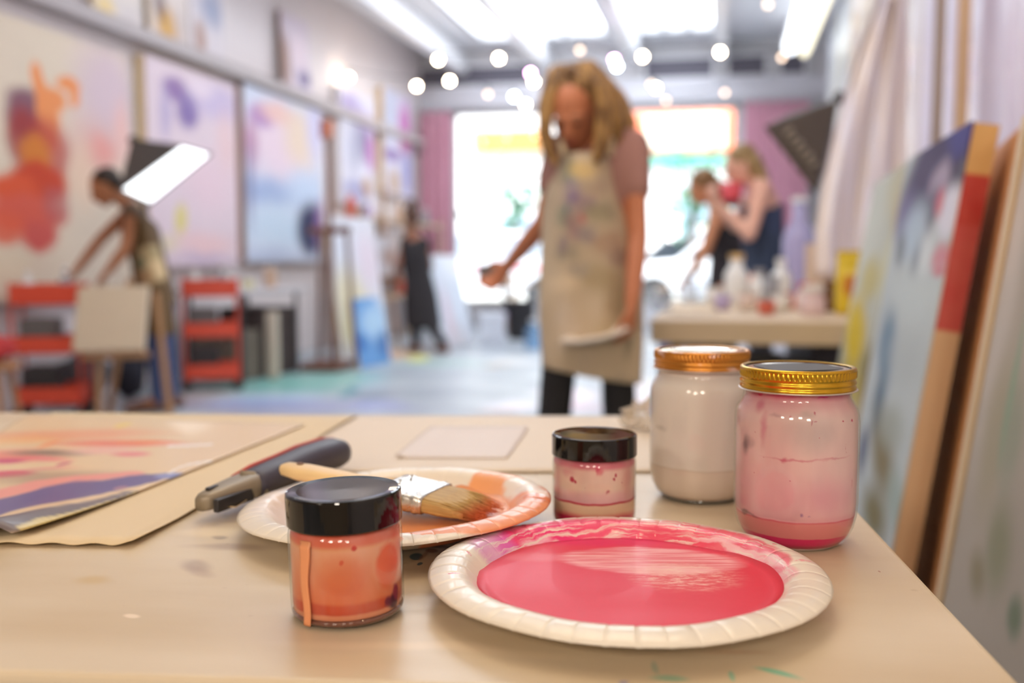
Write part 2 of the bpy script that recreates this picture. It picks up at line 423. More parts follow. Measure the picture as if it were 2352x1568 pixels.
Um = lambda *q: U(*q)
O('paint_pool', b, pool('pink_paint', (S(228, 54, 78), Um((-.35, .05, .5, .25, S(230, 70, 96), .7, .7), (.5, .05, .35, .3, S(226, 50, 74), .8, .6), (.2, .60, .5, .2, S(232, 44, 84), .5, .8), (-.05, .68, .4, .1, S(230, 30, 100), .5, .8), (.25, .14, .16, .07, S(252, 214, 196), .8, .7), (-.42, .36, .2, .07, S(240, 120, 135), .6, .6), (.1, -.55, .3, .1, S(236, 90, 112), .8, .4))), .48), pk, smooth=True, world=False)['label'] = 'wet pink paint pool'
ORG = S(246, 150, 92)
or_blobs = U((.62, .46, .22, .30, S(250, 172, 112), .08, 1, -.2), (.62, -.30, .34, .62, S(248, 160, 112), .04, 1, -.55), (.30, -.78, .20, .10, S(248, 160, 112), .05, 1, .1), (.80, .25, .10, .2, S(252, 240, 228), .25, .95, .3), (.92, .02, .06, .13, S(250, 235, 222), .3, .8, .1), (.90, -.12, .10, .08, S(238, 130, 70), .1, 1, -.6), (-.72, .05, .2, .3, S(240, 222, 222), .6, .6), (.03, -.88, .02, .015, S(60, 55, 60), .2, 1), (.13, -.94, .015, .02, ORG, .2, 1), (.22, -.9, .02, .03, S(250, 238, 225), .2, 1), (.30, -.92, .025, .03, S(250, 238, 225), .2, 1))
Mo = base_frame(913, 1149, TZ + .020); Mo.translation.z = TZ + .0045; Mo = Mo @ Matrix.Rotation(math.radians(-2.2), 4, 'Y') @ Matrix.Scale(1.012, 4)
og = make_plate('paper_plate', 'white paper plate with peach orange paint and a flat brush resting in it', Mo, plate_mat('plate_orange', or_blobs))
def rorg(a):
    d = math.degrees(a) % 360; n = mnoise.noise(V((math.cos(a) * 3, math.sin(a) * 3, 7.3)))
    f = .0800 if (d > 250 or d < 60) else .062
    if 60 <= d < 100: f = .080 - .018 * (d - 60) / 40
    if 215 < d <= 250: f = .062 + .018 * (d - 215) / 35
    return f + .004 * n
b = NB(); film(b, rorg, .0005, .0046)
O('paint_pool', b, pool('orange_paint', (S(250, 162, 98), U((.2, -.3, .6, .3, S(248, 154, 92), .6, .6), (.6, .3, .3, .3, S(250, 165, 105), .6, .7), (-.4, .3, .3, .3, S(248, 205, 160), .6, .7))), .3, streak=False), og, smooth=True, world=False)['label'] = 'peach orange paint pool'

# ------------------------------------------------------------------ flat paint brush
pt, ph = at_z(1128, 1170, TZ + .0185), at_z(648, 1074, TZ + .0345)
ax = (pt - ph); BL = ax.length; ax.normalize()
side = V((0, 0, 1)).cross(ax).normalized(); side = side * (1 if side.dot(FH) > 0 else -1); nz = ax.cross(side); nz = nz if nz.z > 0 else -nz
MB_ = Matrix(((ax.x, side.x, nz.x, ph.x), (ax.y, side.y, nz.y, ph.y), (ax.z, side.z, nz.z, ph.z), (0, 0, 0, 1)))
br = E('paint_brush', 'flat paint brush with pale wooden handle, bristles lying in the orange paint', 'paint brush', mtx=MB_)
def rounded_loft(bm, secs, n=20, e=.55):
    """superellipse sections along local x: (x, halfwidth_y, halfheight_z, yshift, zshift)"""
    rings = []
    for (x, hy, hz, sy, sz) in secs:
        ring = []
        for k in range(n):
            a = 2 * PI * k / n; ca, sa = math.cos(a), math.sin(a)
            ring.append(bm.verts.new((x, sy + hy * math.copysign(abs(ca) ** e, ca), sz + hz * math.copysign(abs(sa) ** e, sa))))
        rings.append(ring)
    for p, q in zip(rings, rings[1:]):
        for k in range(n): bm.faces.new((p[k], q[k], q[(k + 1) % n], p[(k + 1) % n]))
    bm.faces.new(rings[0]); bm.faces.new(list(reversed(rings[-1]))); bmesh.ops.recalc_face_normals(bm, faces=bm.faces)
hl = BL * .56; f0, f1 = BL * .55, BL * .755
b = NB(); rounded_loft(b, [(0, .004, .003, 0, 0), (.004, .0085, .0048, 0, 0), (.02, .0125, .0058, 0, 0), (.045, .0115, .006, 0, 0), (.07, .0095, .0062, 0, 0), (hl - .02, .014, .0065, 0, 0), (hl, .026, .0065, 0, 0)], 24, .8)
wood_l = mat('brush_wood', S(238, 205, 150), .4, var=.1, scale=30)
O('handle', b, wood_l, br, smooth=True, world=False)
b = NB(); lathe(b, [(.0005, -.0004), (.0026, -.0004), (.0026, .0004), (.0005, .0004)], 14, (.016, 0, .0062)); O('hang_hole', b, mat('dark_hole', S(120, 80, 50), .6), br, world=False)
b = NB(); secs = []
for i in range(25):
    x = f0 + (f1 - f0) * i / 24; rib = .0006 if i in (3, 4, 20, 21) else 0
    secs.append((x, .0262 + rib, .0078 - .0008 * i / 24 + rib, 0, 0))
rounded_loft(b, secs, 28, .35)
for k in range(5): sphere(b, (f0 + .006 + (k % 2) * .004, -.018 + k * .009, .0082), .0011, 8, 6)
t = NT('ferrule_tin'); n = t.noise(t.objco(), 160, 3); t.bsdf(S(205, 202, 196), t.ramp(n.outputs['Fac'], .3, .7, .16, .4), 1.0, bump=n.outputs['Fac'], bumpd=.0006)
O('ferrule', b, t.m, br, smooth=True, world=False)
rb = random.Random(3)
t = NT('bristle'); co = t.objco(); sx = t.add('ShaderNodeSeparateXYZ'); t.link(t.warp(co, .006, 60), sx.inputs[0])
n = t.noise(t.mapping(co, sc=(8, 260, 260)), 3, 2)
c = t.mixc(n.outputs['Fac'], S(150, 115, 60), S(222, 186, 120)); c = t.mixc(t.ramp(sx.outputs[0], BL - .020, BL - .001), c, S(206, 98, 48)); t.bsdf(c, .6)
b = NB(); rounded_loft(b, [(f1 - .004, .0245, .0066, 0, 0), (f1 + .012, .0252, .0064, 0, -.0004), (f1 + .024, .0240, .0050, 0, -.001), (BL - .012, .0215, .0030, 0, -.0018)], 28, .5)
for i in range(420):
    y = rb.uniform(-.0235, .0235); z = rb.uniform(-.005, .0055); L = BL - f1 + rb.uniform(-.012, .004)
    e = V((f1 + L, y * .86 + rb.uniform(-.003, .003), z * .4 - .002 + rb.uniform(-.001, .001)))
    tube(b, [(f1 - .002, y, z), (f1 + L * .55, y * 1.0, z * .85), e], [.00035, .0003, .00012], 4)
O('bristles', b, t.m, br, world=False)['label'] = 'natural bristles tipped with orange paint'

# ------------------------------------------------------------------ jars
def glass_jar(name, label, M, outer, m_glass, inner, cat='jar', group=None):
    o = E(name, label, cat, mtx=M, group=group)
    b = NB(); lathe(b, outer, 72); O('glass_body', b, m_glass, o, smooth=True, world=False)
    for nm, prof, mm, lab in inner:
        b = NB(); lathe(b, prof, 72); q = O(nm, b, mm, o, smooth=True, world=False)
        if lab: q['label'] = lab
    return o
def inset(prof, d, z0=.003, zmax=None):
    out = [(0, z0)] + [(max(r - d, .001), max(z, z0)) for r, z in prof if r > .001]
    if zmax is not None:
        q = []
        for p0, p1 in zip(out, out[1:] + [None]):
            if p0[1] <= zmax: q.append(p0)
            if p1 and p0[1] <= zmax < p1[1]:
                f = (zmax - p0[1]) / (p1[1] - p0[1]); q.append((p0[0] + (p1[0] - p0[0]) * f, zmax))
        out = q
    return out
def film_mat(name, ramp, noise_amt=.12, blobs=(), alpha=None, rough=.35, nscale=40, coat=.6):
    """dried / wet paint on the inside of a jar: colour bands by height, smears, optional see-through patches"""
    t = NT(name); co = t.objco(); sx = t.add('ShaderNodeSeparateXYZ'); t.link(t.warp(co, .0012, 60), sx.inputs[0])
    cr = t.add('ShaderNodeValToRGB'); els = cr.color_ramp.elements
    zmax = ramp[-1][0]; v = t.math('MULTIPLY', sx.outputs[2], 1.0 / zmax); t.link(v, cr.inputs[0])
    els[0].position = 0; els[0].color = ramp[0][1]; els[1].position = 1; els[1].color = ramp[-1][1]
    for z, c in ramp[1:-1]: e = els.new(z / zmax); e.color = c
    n = t.noise(t.mapping(co, sc=(1, 1, .35)), nscale, 4)
    nf = t.ramp(n.outputs['Fac'], .35, .75, 0, noise_amt)
    if alpha: nf = t.math('MULTIPLY', nf, t.ramp(sx.outputs[2], alpha[3], alpha[3] + .004))
    c = t.mixc(nf, cr.outputs[0], S(255, 240, 232))
    w = t.warp(co, .0025, 130, 4)
    for (p, r, col, soft, al) in blobs: c = t.mixc(t.ellipse(w, p, r, soft, (0, 0, 0), al), c, col)
    a = None
    if alpha:
        n2 = t.noise(t.mapping(co, sc=(1, 1, .5)), alpha[2], 3)
        lowf = t.ramp(sx.outputs[2], alpha[3], alpha[3] + .001, 1.0, 0.0)
        a0 = t.ramp(n2.outputs['Fac'], .35, .65, alpha[0], alpha[1])
        a = t.math('MAXIMUM', a0, lowf)
    b = t.bsdf(c, rough, coat=coat, spec=.3)
    tl = t.add('ShaderNodeBsdfTranslucent'); t.put(tl.inputs[0], c); m1 = t.add('ShaderNodeMixShader'); m1.inputs[0].default_value = .10
    t.link(b.outputs[0], m1.inputs[1]); t.link(tl.outputs[0], m1.inputs[2]); last = m1.outputs[0]
    if a is not None:
        tp = t.add('ShaderNodeBsdfTransparent'); m2 = t.add('ShaderNodeMixShader'); t.link(a, m2.inputs[0]); t.link(tp.outputs[0], m2.inputs[1]); t.link(last, m2.inputs[2]); last = m2.outputs[0]
    t.link(last, t.out.inputs[0])
    return t.m
jglass = thin_glass('jar_glass', (.97, .97, .96, 1), 1.0)
bglass = thin_glass('thick_base_glass', (.62, .60, .58, 1), 1.3)
black_gloss = mat('black_gloss', S(10, 9, 10), .04, coat=0.0, var=.2, spec=.6)
def lid_black(o, z0, z1, r, m=black_gloss):
    b = NB(); lathe(b, [(0, z1 - .0006), (r - .006, z1 - .0003), (r - .0015, z1), (r - .0004, z1 - .0004), (r, z1 - .0014), (r, z0 + .0006), (r - .0004, z0), (r - .0012, z0), (r - .0012, z0 + .002), (0, z0 + .002)], 96)
    return O('lid', b, m, o, smooth=False, world=False)
SMALL = [(0, .0005), (.0255, 0), (.0285, .0006), (.0302, .0022), (.0310, .005), (.0312, .009), (.0312, .0455), (.0306, .0485), (.0292, .0502), (.0280, .0512), (.0280, .060)]
# orange jar: leans a little to the left
Mj = jar_frame(801, 1404, TZ); Mj = Mj @ Matrix.Rotation(math.radians(-1.7), 4, 'Y'); Mj.translation.z = TZ + .0008
FR = lambda px, zz, r=.0302: None
def front(theta, z, r=.0302):   # point on a jar's wall, theta measured from the side facing the camera, + to the right
    return (r * math.sin(theta), -r * math.cos(theta), z)
orange_ramp = [(0, S(236, 150, 112)), (.0068, S(238, 152, 114)), (.0080, S(205, 66, 24)), (.0124, S(210, 72, 30)), (.0145, S(232, 120, 72)), (.020, S(236, 130, 86)), (.034, S(240, 156, 114)), (.0415, S(242, 168, 130)), (.0425, S(240, 166, 122)), (.0450, S(230, 104, 70)), (.0520, S(222, 88, 60))]
jo = glass_jar('paint_jar', 'small glass jar of orange paint with glossy black lid, in front of the orange plate', Mj, SMALL, jglass,
    [('paint_coat', inset(SMALL[:-1], .0013, .0042), film_mat('orange_film', orange_ramp, .16, [(front(.95, .009), (.004, .004, .0045), S(80, 10, 60), .35, 1), (front(1.05, .0135), (.0025, .003, .004), S(150, 30, 80), .4, .9), (front(.80, .0105), (.0025, .003, .003), S(110, 20, 70), .4, .9), (front(1.0, .004), (.0016, .002, .004), S(110, 20, 70), .4, .9), (front(.85, .030), (.009, .01, .012), S(240, 116, 82), .2, .9), (front(-.1, .036), (.0011,) * 3, S(215, 60, 50), .3, .8), (front(.15, .0435), (.0012,) * 3, S(210, 40, 40), .3, .9), (front(0, .026), (.012, .012, .012), S(226, 108, 66), .6, .6)]), 'orange paint seen through the glass')])
b = NB(); lathe(b, [(0, .0006), (.0258, .0004), (.0288, .0009), (.0303, .0026), (.0303, .0039), (0, .0039)], 72); O('glass_base', b, mat('glass_base', S(120, 72, 58), .08, coat=1.0), jo, smooth=True, world=False)
b = NB(); grid(b, lambda u, v: V(front(-.76 + (u - .5) * (.15 + .10 * v * v) + .02 * math.sin(v * 9), .0015 + v * .0455, .0318 - .0012 * (v > .95))), 6, 30); thick(b, .0006)
O('paint_drip', b, mat('peach_drip', S(240, 160, 112), .4), jo, smooth=True, world=False)['label'] = 'peach drip down the glass'
lid_black(jo, .0510, .0690, .0316)
# small pink jar
Mj = jar_frame(1364, 1195, TZ); Mj.translation.z = TZ
DR = S(190, 20, 70)
pk_ramp = [(0, S(200, 20, 76)), (.0085, S(210, 24, 84)), (.0102, S(230, 130, 122)), (.013, S(242, 196, 164)), (.0183, S(246, 206, 176)), (.0190, S(205, 70, 90)), (.0199, S(205, 70, 90)), (.0207, S(242, 184, 190)), (.026, S(244, 192, 190)), (.030, S(246, 214, 194)), (.043, S(244, 208, 194)), (.0462, S(220, 110, 130)), (.0490, S(205, 90, 112)), (.0520, S(200, 80, 100))]
bl = [(front(-.55, .0368), (.0018, .002, .0022), DR, .35, 1), (front(-.47, .0352), (.0012, .001, .0016), DR, .3, 1), (front(.52, .0405), (.0009, .001, .0016), DR, .3, .95), (front(.48, .0375), (.0008, .001, .0012), DR, .3, .95), (front(.33, .0275), (.0012, .0012, .0016), DR, .5, .8), (front(.08, .046), (.0012, .0012, .004), S(220, 60, 110), .6, .8), (front(.14, .0435), (.002, .002, .002), S(225, 90, 120), .8, .7), (front(-.23, .0315), (.0006,) * 3, DR, .3, .9), (front(.75, .0345), (.0005,) * 3, DR, .3, .9), (front(-.7, .042), (.006, .006, .003), S(228, 140, 150), .9, .6), (front(.95, .036), (.005, .005, .014), S(222, 150, 145), .8, .7), (front(-1.1, .034), (.004, .005, .014), S(222, 150, 150), .8, .7)]
jp = glass_jar('paint_jar', 'small glass jar with black lid and a layer of magenta paint, behind the pink plate', Mj, SMALL, jglass,
    [('paint_coat', inset(SMALL[:-1], .0011, .0012), film_mat('small_pink_film', pk_ramp, .14, bl, (.8, 1.0, 30, .0205)), 'pale pink film with magenta specks')])
lid_black(jp, .0505, .0662, .0316)
# mason jars
MASON = [(0, .002), (.024, .002), (.0265, 0), (.0290, .0003), (.0325, .0022), (.0365, .0068), (.0395, .0135), (.0412, .0215), (.0418, .030), (.0418, .086), (.0413, .0905), (.0400, .0945), (.0380, .0980), (.0364, .1008), (.0358, .1030), (.0362, .1052), (.0372, .1066)]
NT_ = 76
def gold_band(o, m, m_top, m_flange, m_label=None):
    def kn(r, z, a):
        if .1153 < z < .1198: return r + .00042 * max(-.6, math.cos(a * NT_)), z
        return r, z
    angs = [2 * PI * k / (NT_ * 6) for k in range(NT_ * 6)]
    prof = [(.0352, .1216), (.0366, .1222), (.0378, .1220), (.0386, .1211), (.0388, .1204), (.0385, .1199), (.0385, .1196), (.0385, .1157), (.0385, .1152), (.0381, .1148), (.0379, .1140), (.0380, .1133), (.0387, .1123), (.0388, .1114), (.0382, .1107), (.0380, .1101), (.0383, .1094), (.0388, .1086), (.0388, .1078), (.0384, .1072), (.0376, .1068), (.0372, .1075)]
    b = NB(); lathe(b, prof, fn=kn, angs=angs); q = O('screw_band', b, m, o, smooth=True, world=False)
    b = NB(); lathe(b, [(0, .1206), (.026, .1206), (.0285, .1212), (.0310, .1212), (.0340, .1207), (.0353, .1212)], 96); O('lid_disc', b, m_top, o, smooth=True, world=False)
    b = NB(); lathe(b, [(.0370, .1064), (.0396, .1064), (.0401, .1068), (.0396, .1073), (.0370, .1073)], 96); O('rim_flange', b, m_flange, o, smooth=True, world=False)
    if m_label:
        b = NB(); s = .0268
        pts = [(s * math.copysign(abs(math.cos(a)) ** .45, math.cos(a)), s * .82 * math.copysign(abs(math.sin(a)) ** .45, math.sin(a))) for a in [2 * PI * k / 48 for k in range(48)]]
        ca, sa = math.cos(.5), math.sin(.5)
        prism(b, [(x * ca - y * sa, x * sa + y * ca) for x, y in pts], .1208, .1214); O('label', b, m_label, o, world=False)['label'] = 'dark grey sticker on the lid'
t = NT('gold_band'); n = t.noise(t.objco(), 90, 3); c = t.mixc(n.outputs['Fac'], S(196, 146, 30), S(224, 182, 68)); t.bsdf(c, .24, 1.0); gold = t.m
tin = mat('lid_tin', S(226, 216, 200), .12, 1.0); flange = mat('flange_tin', S(214, 205, 196), .3, .7)
Mj = jar_frame(1823, 1239, TZ); Mj.translation.z = TZ
mg = S(196, 0, 82)
mk_ramp = [(0, S(214, 0, 90)), (.0100, S(222, 4, 100)), (.0106, S(228, 130, 132)), (.0214, S(230, 136, 136)), (.0222, S(220, 80, 104)), (.0230, S(238, 172, 180)), (.045, S(242, 186, 192)), (.066, S(242, 198, 198)), (.090, S(238, 202, 198)), (.1015, S(236, 168, 176)), (.1050, S(206, 70, 110)), (.1066, S(206, 80, 120))]
bl = [(front(.28, .0895, .0405), (.0012, .002, .0006), mg, .3, 1), (front(.22, .0885, .0405), (.0006, .002, .0020), mg, .3, 1), (front(.30, .0945, .038), (.0005, .002, .0012), mg, .3, 1), (front(.8, .089, .0405), (.0006, .001, .0006), mg, .3, 1), (front(1.05, .089, .0405), (.0006, .001, .0009), mg, .3, 1), (front(-.1, .0925, .0395), (.0007,) * 3, S(225, 100, 130), .4, .8),
      (front(.9, .070, .0405), (.0004, .001, .0034), mg, .3, .9), (front(1.1, .046, .0405), (.0006, .001, .003), mg, .4, .8), (front(-.15, .0565, .0405), (.0005,) * 3, mg, .3, .9), (front(-.07, .0500, .0405), (.0005,) * 3, mg, .3, .9),
      (front(-.95, .070, .0405), (.0030, .003, .0050), S(120, 110, 112), .9, .75), (front(-.85, .072, .0405), (.0045, .004, .003), S(170, 140, 145), .9, .5), (front(-.95, .0232, .0402), (.0050, .005, .0020), S(120, 96, 96), .5, .7), (front(-.75, .0225, .0402), (.0050, .005, .0010), S(150, 100, 100), .7, .6),
      (front(.0, .0640, .0405), (.016, .02, .0007), S(218, 110, 135), .8, .65), (front(.65, .0648, .0405), (.008, .02, .0006), S(215, 110, 135), .8, .55), (front(-.2, .0640, .0405), (.0022, .003, .0016), S(215, 90, 120), .7, .7), (front(-.55, .083, .0405), (.0020, .003, .010), S(214, 110, 140), .9, .6),
      (front(-.7, .099, .038), (.003, .003, .004), S(205, 80, 120), .9, .6), (front(.5, .1045, .036), (.004, .003, .0009), S(214, 0, 120), .4, 1), (front(-.75, .105, .0362), (.0014, .003, .001), S(205, 10, 90), .4, 1), (front(.12, .028, .0405), (.0009, .001, .0014), S(120, 70, 140), .6, .8), (front(.23, .0275, .0405), (.0012, .001, .0009), S(90, 50, 130), .6, .8),
      (front(.25, .082, .0405), (.013, .02, .011), S(206, 186, 186), .9, .75), (front(.4, .038, .0405), (.018, .02, .010), S(226, 140, 165), 1.0, .5), (front(.15, .094, .039), (.005, .004, .002), S(205, 180, 178), .7, .7), (front(-.35, .0925, .0395), (.004, .004, .0012), S(180, 140, 145), .8, .5)]
rs = random.Random(11)
for i in range(9): bl.append((front(rs.uniform(-.9, 1.1), rs.uniform(.036, .09), .0405), (.0004,) * 3, mg, .3, .85))
jm = glass_jar('mason_jar', 'pink filmed glass jar with bright gold screw lid at the table edge', Mj, MASON, jglass,
    [('paint_coat', inset(MASON[3:], .0012, .0024), film_mat('mason_pink_film', mk_ramp, .30, bl, (.86, 1.0, 26, .0235), nscale=30), 'pink film above magenta paint')])
b = NB(); lathe(b, [(0, .0012), (.0245, .0012), (.0268, .0002), (.0288, .0006), (.0300, .0020), (0, .0022)], 72); O('glass_base', b, mat('clear_base', S(196, 170, 160), .08, coat=1), jm, smooth=True, world=False)
gold_band(jm, gold, tin, flange, mat('sticker_grey', S(84, 84, 88), .55))
Mj = jar_frame(1607, 1139, TZ); Mj.translation.z = TZ
wh_ramp = [(0, S(242, 226, 212)), (.0280, S(242, 224, 210)), (.0288, S(228, 210, 194)), (.0300, S(250, 240, 232)), (.060, S(248, 238, 230)), (.095, S(250, 242, 234)), (.1066, S(240, 226, 216))]
jw = glass_jar('mason_jar', 'milky white glass jar with worn coppery gold lid, behind the pink filmed jar', Mj, MASON, jglass,
    [('paint_coat', inset(MASON[3:], .0012, .0030), film_mat('mason_white_film', wh_ramp, .2, [(front(-.9, .060, .0405), (.006, .006, .002), S(196, 186, 176), .8, .5)], None, nscale=22), 'cream white paint coating')])
b = NB(); lathe(b, [(0, .0012), (.0250, .0010), (.0272, .0002), (.0296, .0008), (.0318, .0026), (0, .0028)], 72); O('glass_base', b, mat('grey_base', S(110, 108, 100), .08, coat=1), jw, smooth=True, world=False)
t = NT('worn_gold'); co = t.objco(); n = t.noise(t.mapping(co, sc=(1, 1, 2)), 55, 5); c = t.mixc(t.ramp(n.outputs['Fac'], .56, .66, 0, .9), S(206, 140, 62), S(232, 200, 186)); t.bsdf(c, .3, .85)
gold_band(jw, t.m, tin, flange)

# ------------------------------------------------------------------ utility knife
kz = TZ + .016
ko, kt = at_z(470, 1152, kz), at_z(782, 1044, kz)
kd = (kt - ko); KL = kd.length; ka = math.atan2(kd.y, kd.x)
MK = Matrix.Translation((ko.x, ko.y, TZ + .0065)) @ Matrix.Rotation(ka, 4, 'Z')
kn = E('utility_knife', 'grey retractable utility knife with red trim, left of the orange plate', 'knife', mtx=MK)
kdark = mat('knife_rubber', S(66, 62, 76), .45, var=.1); kgrey = mat('knife_metal', S(150, 138, 120), .4, .25); kred = mat('knife_red', S(196, 78, 62), .45)
b = NB(); rounded_loft(b, [(0.0, .005, .0055, .004, .0075), (.004, .0075, .0065, .003, .0085), (.02, .0105, .008, .002, .0095), (.045, .013, .0095, 0, .0105), (.062, .0135, .010, 0, .0108), (.075, .0125, .0098, 0, .0108)], 20, .6)
O('nose', b, kgrey, kn, smooth=True, world=False)
b = NB(); rounded_loft(b, [(.052, .0115, .0095, -.0035, .0102), (.060, .0150, .0110, -.001, .0112), (.085, .0150, .0118, 0, .0118), (.11, .0150, .0125, .0005, .0125), (.14, .0165, .0135, .001, .0135), (KL - .014, .0165, .0138, .0, .0138), (KL - .004, .013, .0115, -.001, .0130), (KL, .006, .007, -.001, .0125)], 24, .85)
O('grip', b, kdark, kn, smooth=True, world=False)
b = NB(); tube(b, [(.050, .0125, .0165), (.075, .0135, .0205), (.11, .0132, .0226), (.14, .0140, .0248), (KL - .014, .0130, .0252), (KL - .003, .006, .0238), (KL + .0012, -.002, .017), (KL - .001, -.008, .009)], .0020, 8); O('trim', b, kred, kn, smooth=True, world=False)
b = NB(); tube(b, [(.056 + .0, -.0145, .004), (.057, -.012, .013), (.054, -.004, .020), (.048, .004, .0212)], .0022, 8)
tube(b, [(.045, -.0125, .004), (.046, -.010, .012), (.043, -.003, .0185)], .0018, 8); O('finger_ridge', b, kgrey, kn, smooth=True, world=False)
b = NB(); box(b, (.022, -.0098, .0070), (.044, .0050, .010)); bevel(b, .001); O('blade_guard', b, mat('knife_black', S(48, 46, 50), .4), kn, world=False)
b = NB(); prism(b, [(.012, -.0190), (.034, -.0125), (.036, -.008), (.010, -.0080)], .0040, .0048); O('blade', b, mat('steel_blade', S(220, 200, 170), .18, 1.0), kn, world=False)
b = NB(); box(b, (.014, .004, .0165), (.012, .004, .003)); bevel(b, .0008); O('slot', b, mat('knife_black', S(48, 46, 50), .4), kn, world=False)

# ------------------------------------------------------------------ papers on the table
def paper(name, label, cat, corners, z, m, curl=None, nu=30, nv=20, t=.0007):
    P = [at_z(x, y, z) for x, y in corners]; f = sheet_poly(P)
    def g(u, v):
        p = f(u, v)
        if curl: p = p + V((0, 0, curl(u, v)))
        return p
    b = NB(); grid(b, g, nu, nv); thick(b, -t)
    o = O(name, b, m, smooth=True); recentre(o); tag(o, label, cat); return o
cream = mat('cream_paper', S(232, 210, 172), .6, var=.02, scale=9); white_p = mat('white_paper', S(232, 216, 196), .55, var=.02, scale=8)
# corner order: near-left, near-right, far-right, far-left
paper('paper_sheet', 'large cream paper sheet under the abstract painting, near edge rippled', 'paper', [(-330, 1250), (306, 1258), (818, 957), (120, 947)], TZ + .0006, cream,
      lambda u, v: .0022 * max(0, 1 - v * 9) * (1 + math.sin(u * 34 + 5 * u * u) * .35) + .0022 * max(0, 1 - (1 - u) * 14), 80, 24)
paper('paper_sheet', 'blank white paper sheet along the far edge of the work table', 'paper', [(560, 1086), (1610, 1086), (1502, 956), (822, 955)], TZ + .0002, white_p, lambda u, v: .001 * max(0, 1 - v * 12), 30, 14)
paper('tracing_sheet', 'small frosted sheet on the white paper, between knife and small pink jar', 'sheet', [(907, 1052), (1166, 1053), (1214, 985), (990, 985)], TZ + .0014, mat('frosted_sheet', S(224, 210, 202), .5, var=.02), lambda u, v: .0030 * max(max(0, 1 - u * 10), max(0, (v - .88) * 8)), 20, 14, .0005)
# abstract painting on paper (curled near-right edge)
PA = [at_z(x, y, TZ + .003) for x, y in [(-420, 1250), (28, 1246), (700, 975), (60, 954)]]
pc = sum(PA, V()) / 4; MPi = (Matrix.Translation((pc.x, pc.y, TZ + .003)) @ YROT).inverted()
pb = []
def ppx(x, y, rx, ry, col, soft=.4, al=.9, ang=0.0):
    p = MPi @ at_z(x, y, TZ + .003); q = MPi @ at_z(x + rx, y, TZ + .003); s = MPi @ at_z(x, y - ry, TZ + .003)
    pb.append((p.x, p.y, (q - p).length, max(abs((s - p).y), .001), col, soft, al, ang))
PUR = S(104, 92, 150)
ppx(150, 1000, 190, 12, S(240, 165, 125), .6, .8, .1); ppx(40, 1012, 80, 10, S(250, 190, 120), .6, .6); ppx(110, 1022, 14, 9, S(246, 150, 80), .5, .8)
ppx(270, 1020, 130, 8, S(240, 120, 95), .5, .9); ppx(330, 1016, 70, 4, S(244, 140, 70), .5, .8); ppx(20, 1048, 110, 13, S(240, 140, 125), .6, .9); ppx(120, 1042, 85, 6, S(105, 115, 100), .6, .8, -.1)
ppx(230, 1036, 70, 8, S(246, 190, 180), .7, .8); ppx(300, 1044, 40, 5, S(235, 110, 130), .5, .8); ppx(18, 1060, 45, 6, S(205, 45, 120), .5, .9); ppx(148, 1066, 12, 5, S(200, 60, 120), .4, .9); ppx(100, 1055, 60, 4, S(236, 110, 130), .6, .7, -.2)
ppx(110, 1078, 60, 3, S(226, 120, 140), .6, .7, .3); ppx(20, 1090, 62, 8, S(228, 30, 110), .3, 1); ppx(285, 1018, 5, 4, S(235, 200, 90), .4, .0); ppx(282, 978, 14, 7, S(240, 215, 90), .3, .8)
ppx(120, 1098, 150, 14, S(176, 150, 125), .8, .8)
PB = [(-20, 1140, 50, 16), (100, 1112, 50, 10), (200, 1100, 46, 8), (300, 1090, 36, 6)]
for k in range(7):
    f = k / 6 * 3; i = min(int(f), 2); g = f - i; ppx(*[p + (q - p) * g for p, q in zip(PB[i], PB[i + 1])], S(240, 160, 150), .3, .95)
def band(pts, col, n=9, soft=.3, al=1.0):
    for k in range(n):
        f = k / (n - 1) * (len(pts) - 1); i = min(int(f), len(pts) - 2); g = f - i
        x, y, rx, ry = [p + (q - p) * g for p, q in zip(pts[i], pts[i + 1])]; ppx(x, y, rx, ry, col, soft, al)
band([(-40, 1180, 50, 34), (100, 1140, 46, 32), (200, 1128, 40, 24), (300, 1108, 36, 17), (390, 1094, 26, 6)], PUR, 11, .2)
ppx(400, 1093, 36, 6, S(140, 150, 205), .4, .9); ppx(280, 1122, 18, 5, S(176, 130, 150), .3, .9); ppx(190, 1172, 40, 6, S(110, 70, 110), .7, .8)
band([(-20, 1236, 70, 22), (60, 1218, 60, 18), (140, 1194, 56, 15), (240, 1160, 46, 10), (310, 1134, 34, 6)], S(118, 108, 112), 12, .35, .95)
band([(60, 1236, 26, 5), (140, 1206, 26, 4), (240, 1168, 26, 4), (330, 1132, 24, 3)], S(226, 206, 140), 18, .4, .85)
band([(395, 1026, 10, 3), (470, 1024, 10, 3)], S(255, 250, 250), 5, .3, .95); band([(402, 1086, 6, 3), (430, 1070, 10, 3), (480, 1062, 12, 3)], S(255, 250, 245), 6, .3, .9)  # painted highlights: light reflected on the wet medium
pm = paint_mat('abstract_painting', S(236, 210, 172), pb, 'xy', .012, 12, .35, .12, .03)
f = sheet_poly(PA); b = NB()
def pg(u, v):
    p = f(u, v); e = max(0, 1 - v * 3.2); k = max(0, 1 - abs(u - .86) * 5) * e
    return p + V((0, 0, .014 * k * max(0, 1 - v * 2.5) + .002 * e))
grid(b, pg, 60, 40); thick(b, -.0008)
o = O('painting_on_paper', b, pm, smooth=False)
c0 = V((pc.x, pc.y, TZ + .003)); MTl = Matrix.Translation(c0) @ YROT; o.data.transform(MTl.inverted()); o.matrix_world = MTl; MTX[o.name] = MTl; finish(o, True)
tag(o, 'abstract painting on paper with purple band and pink strokes, at left', 'painting')
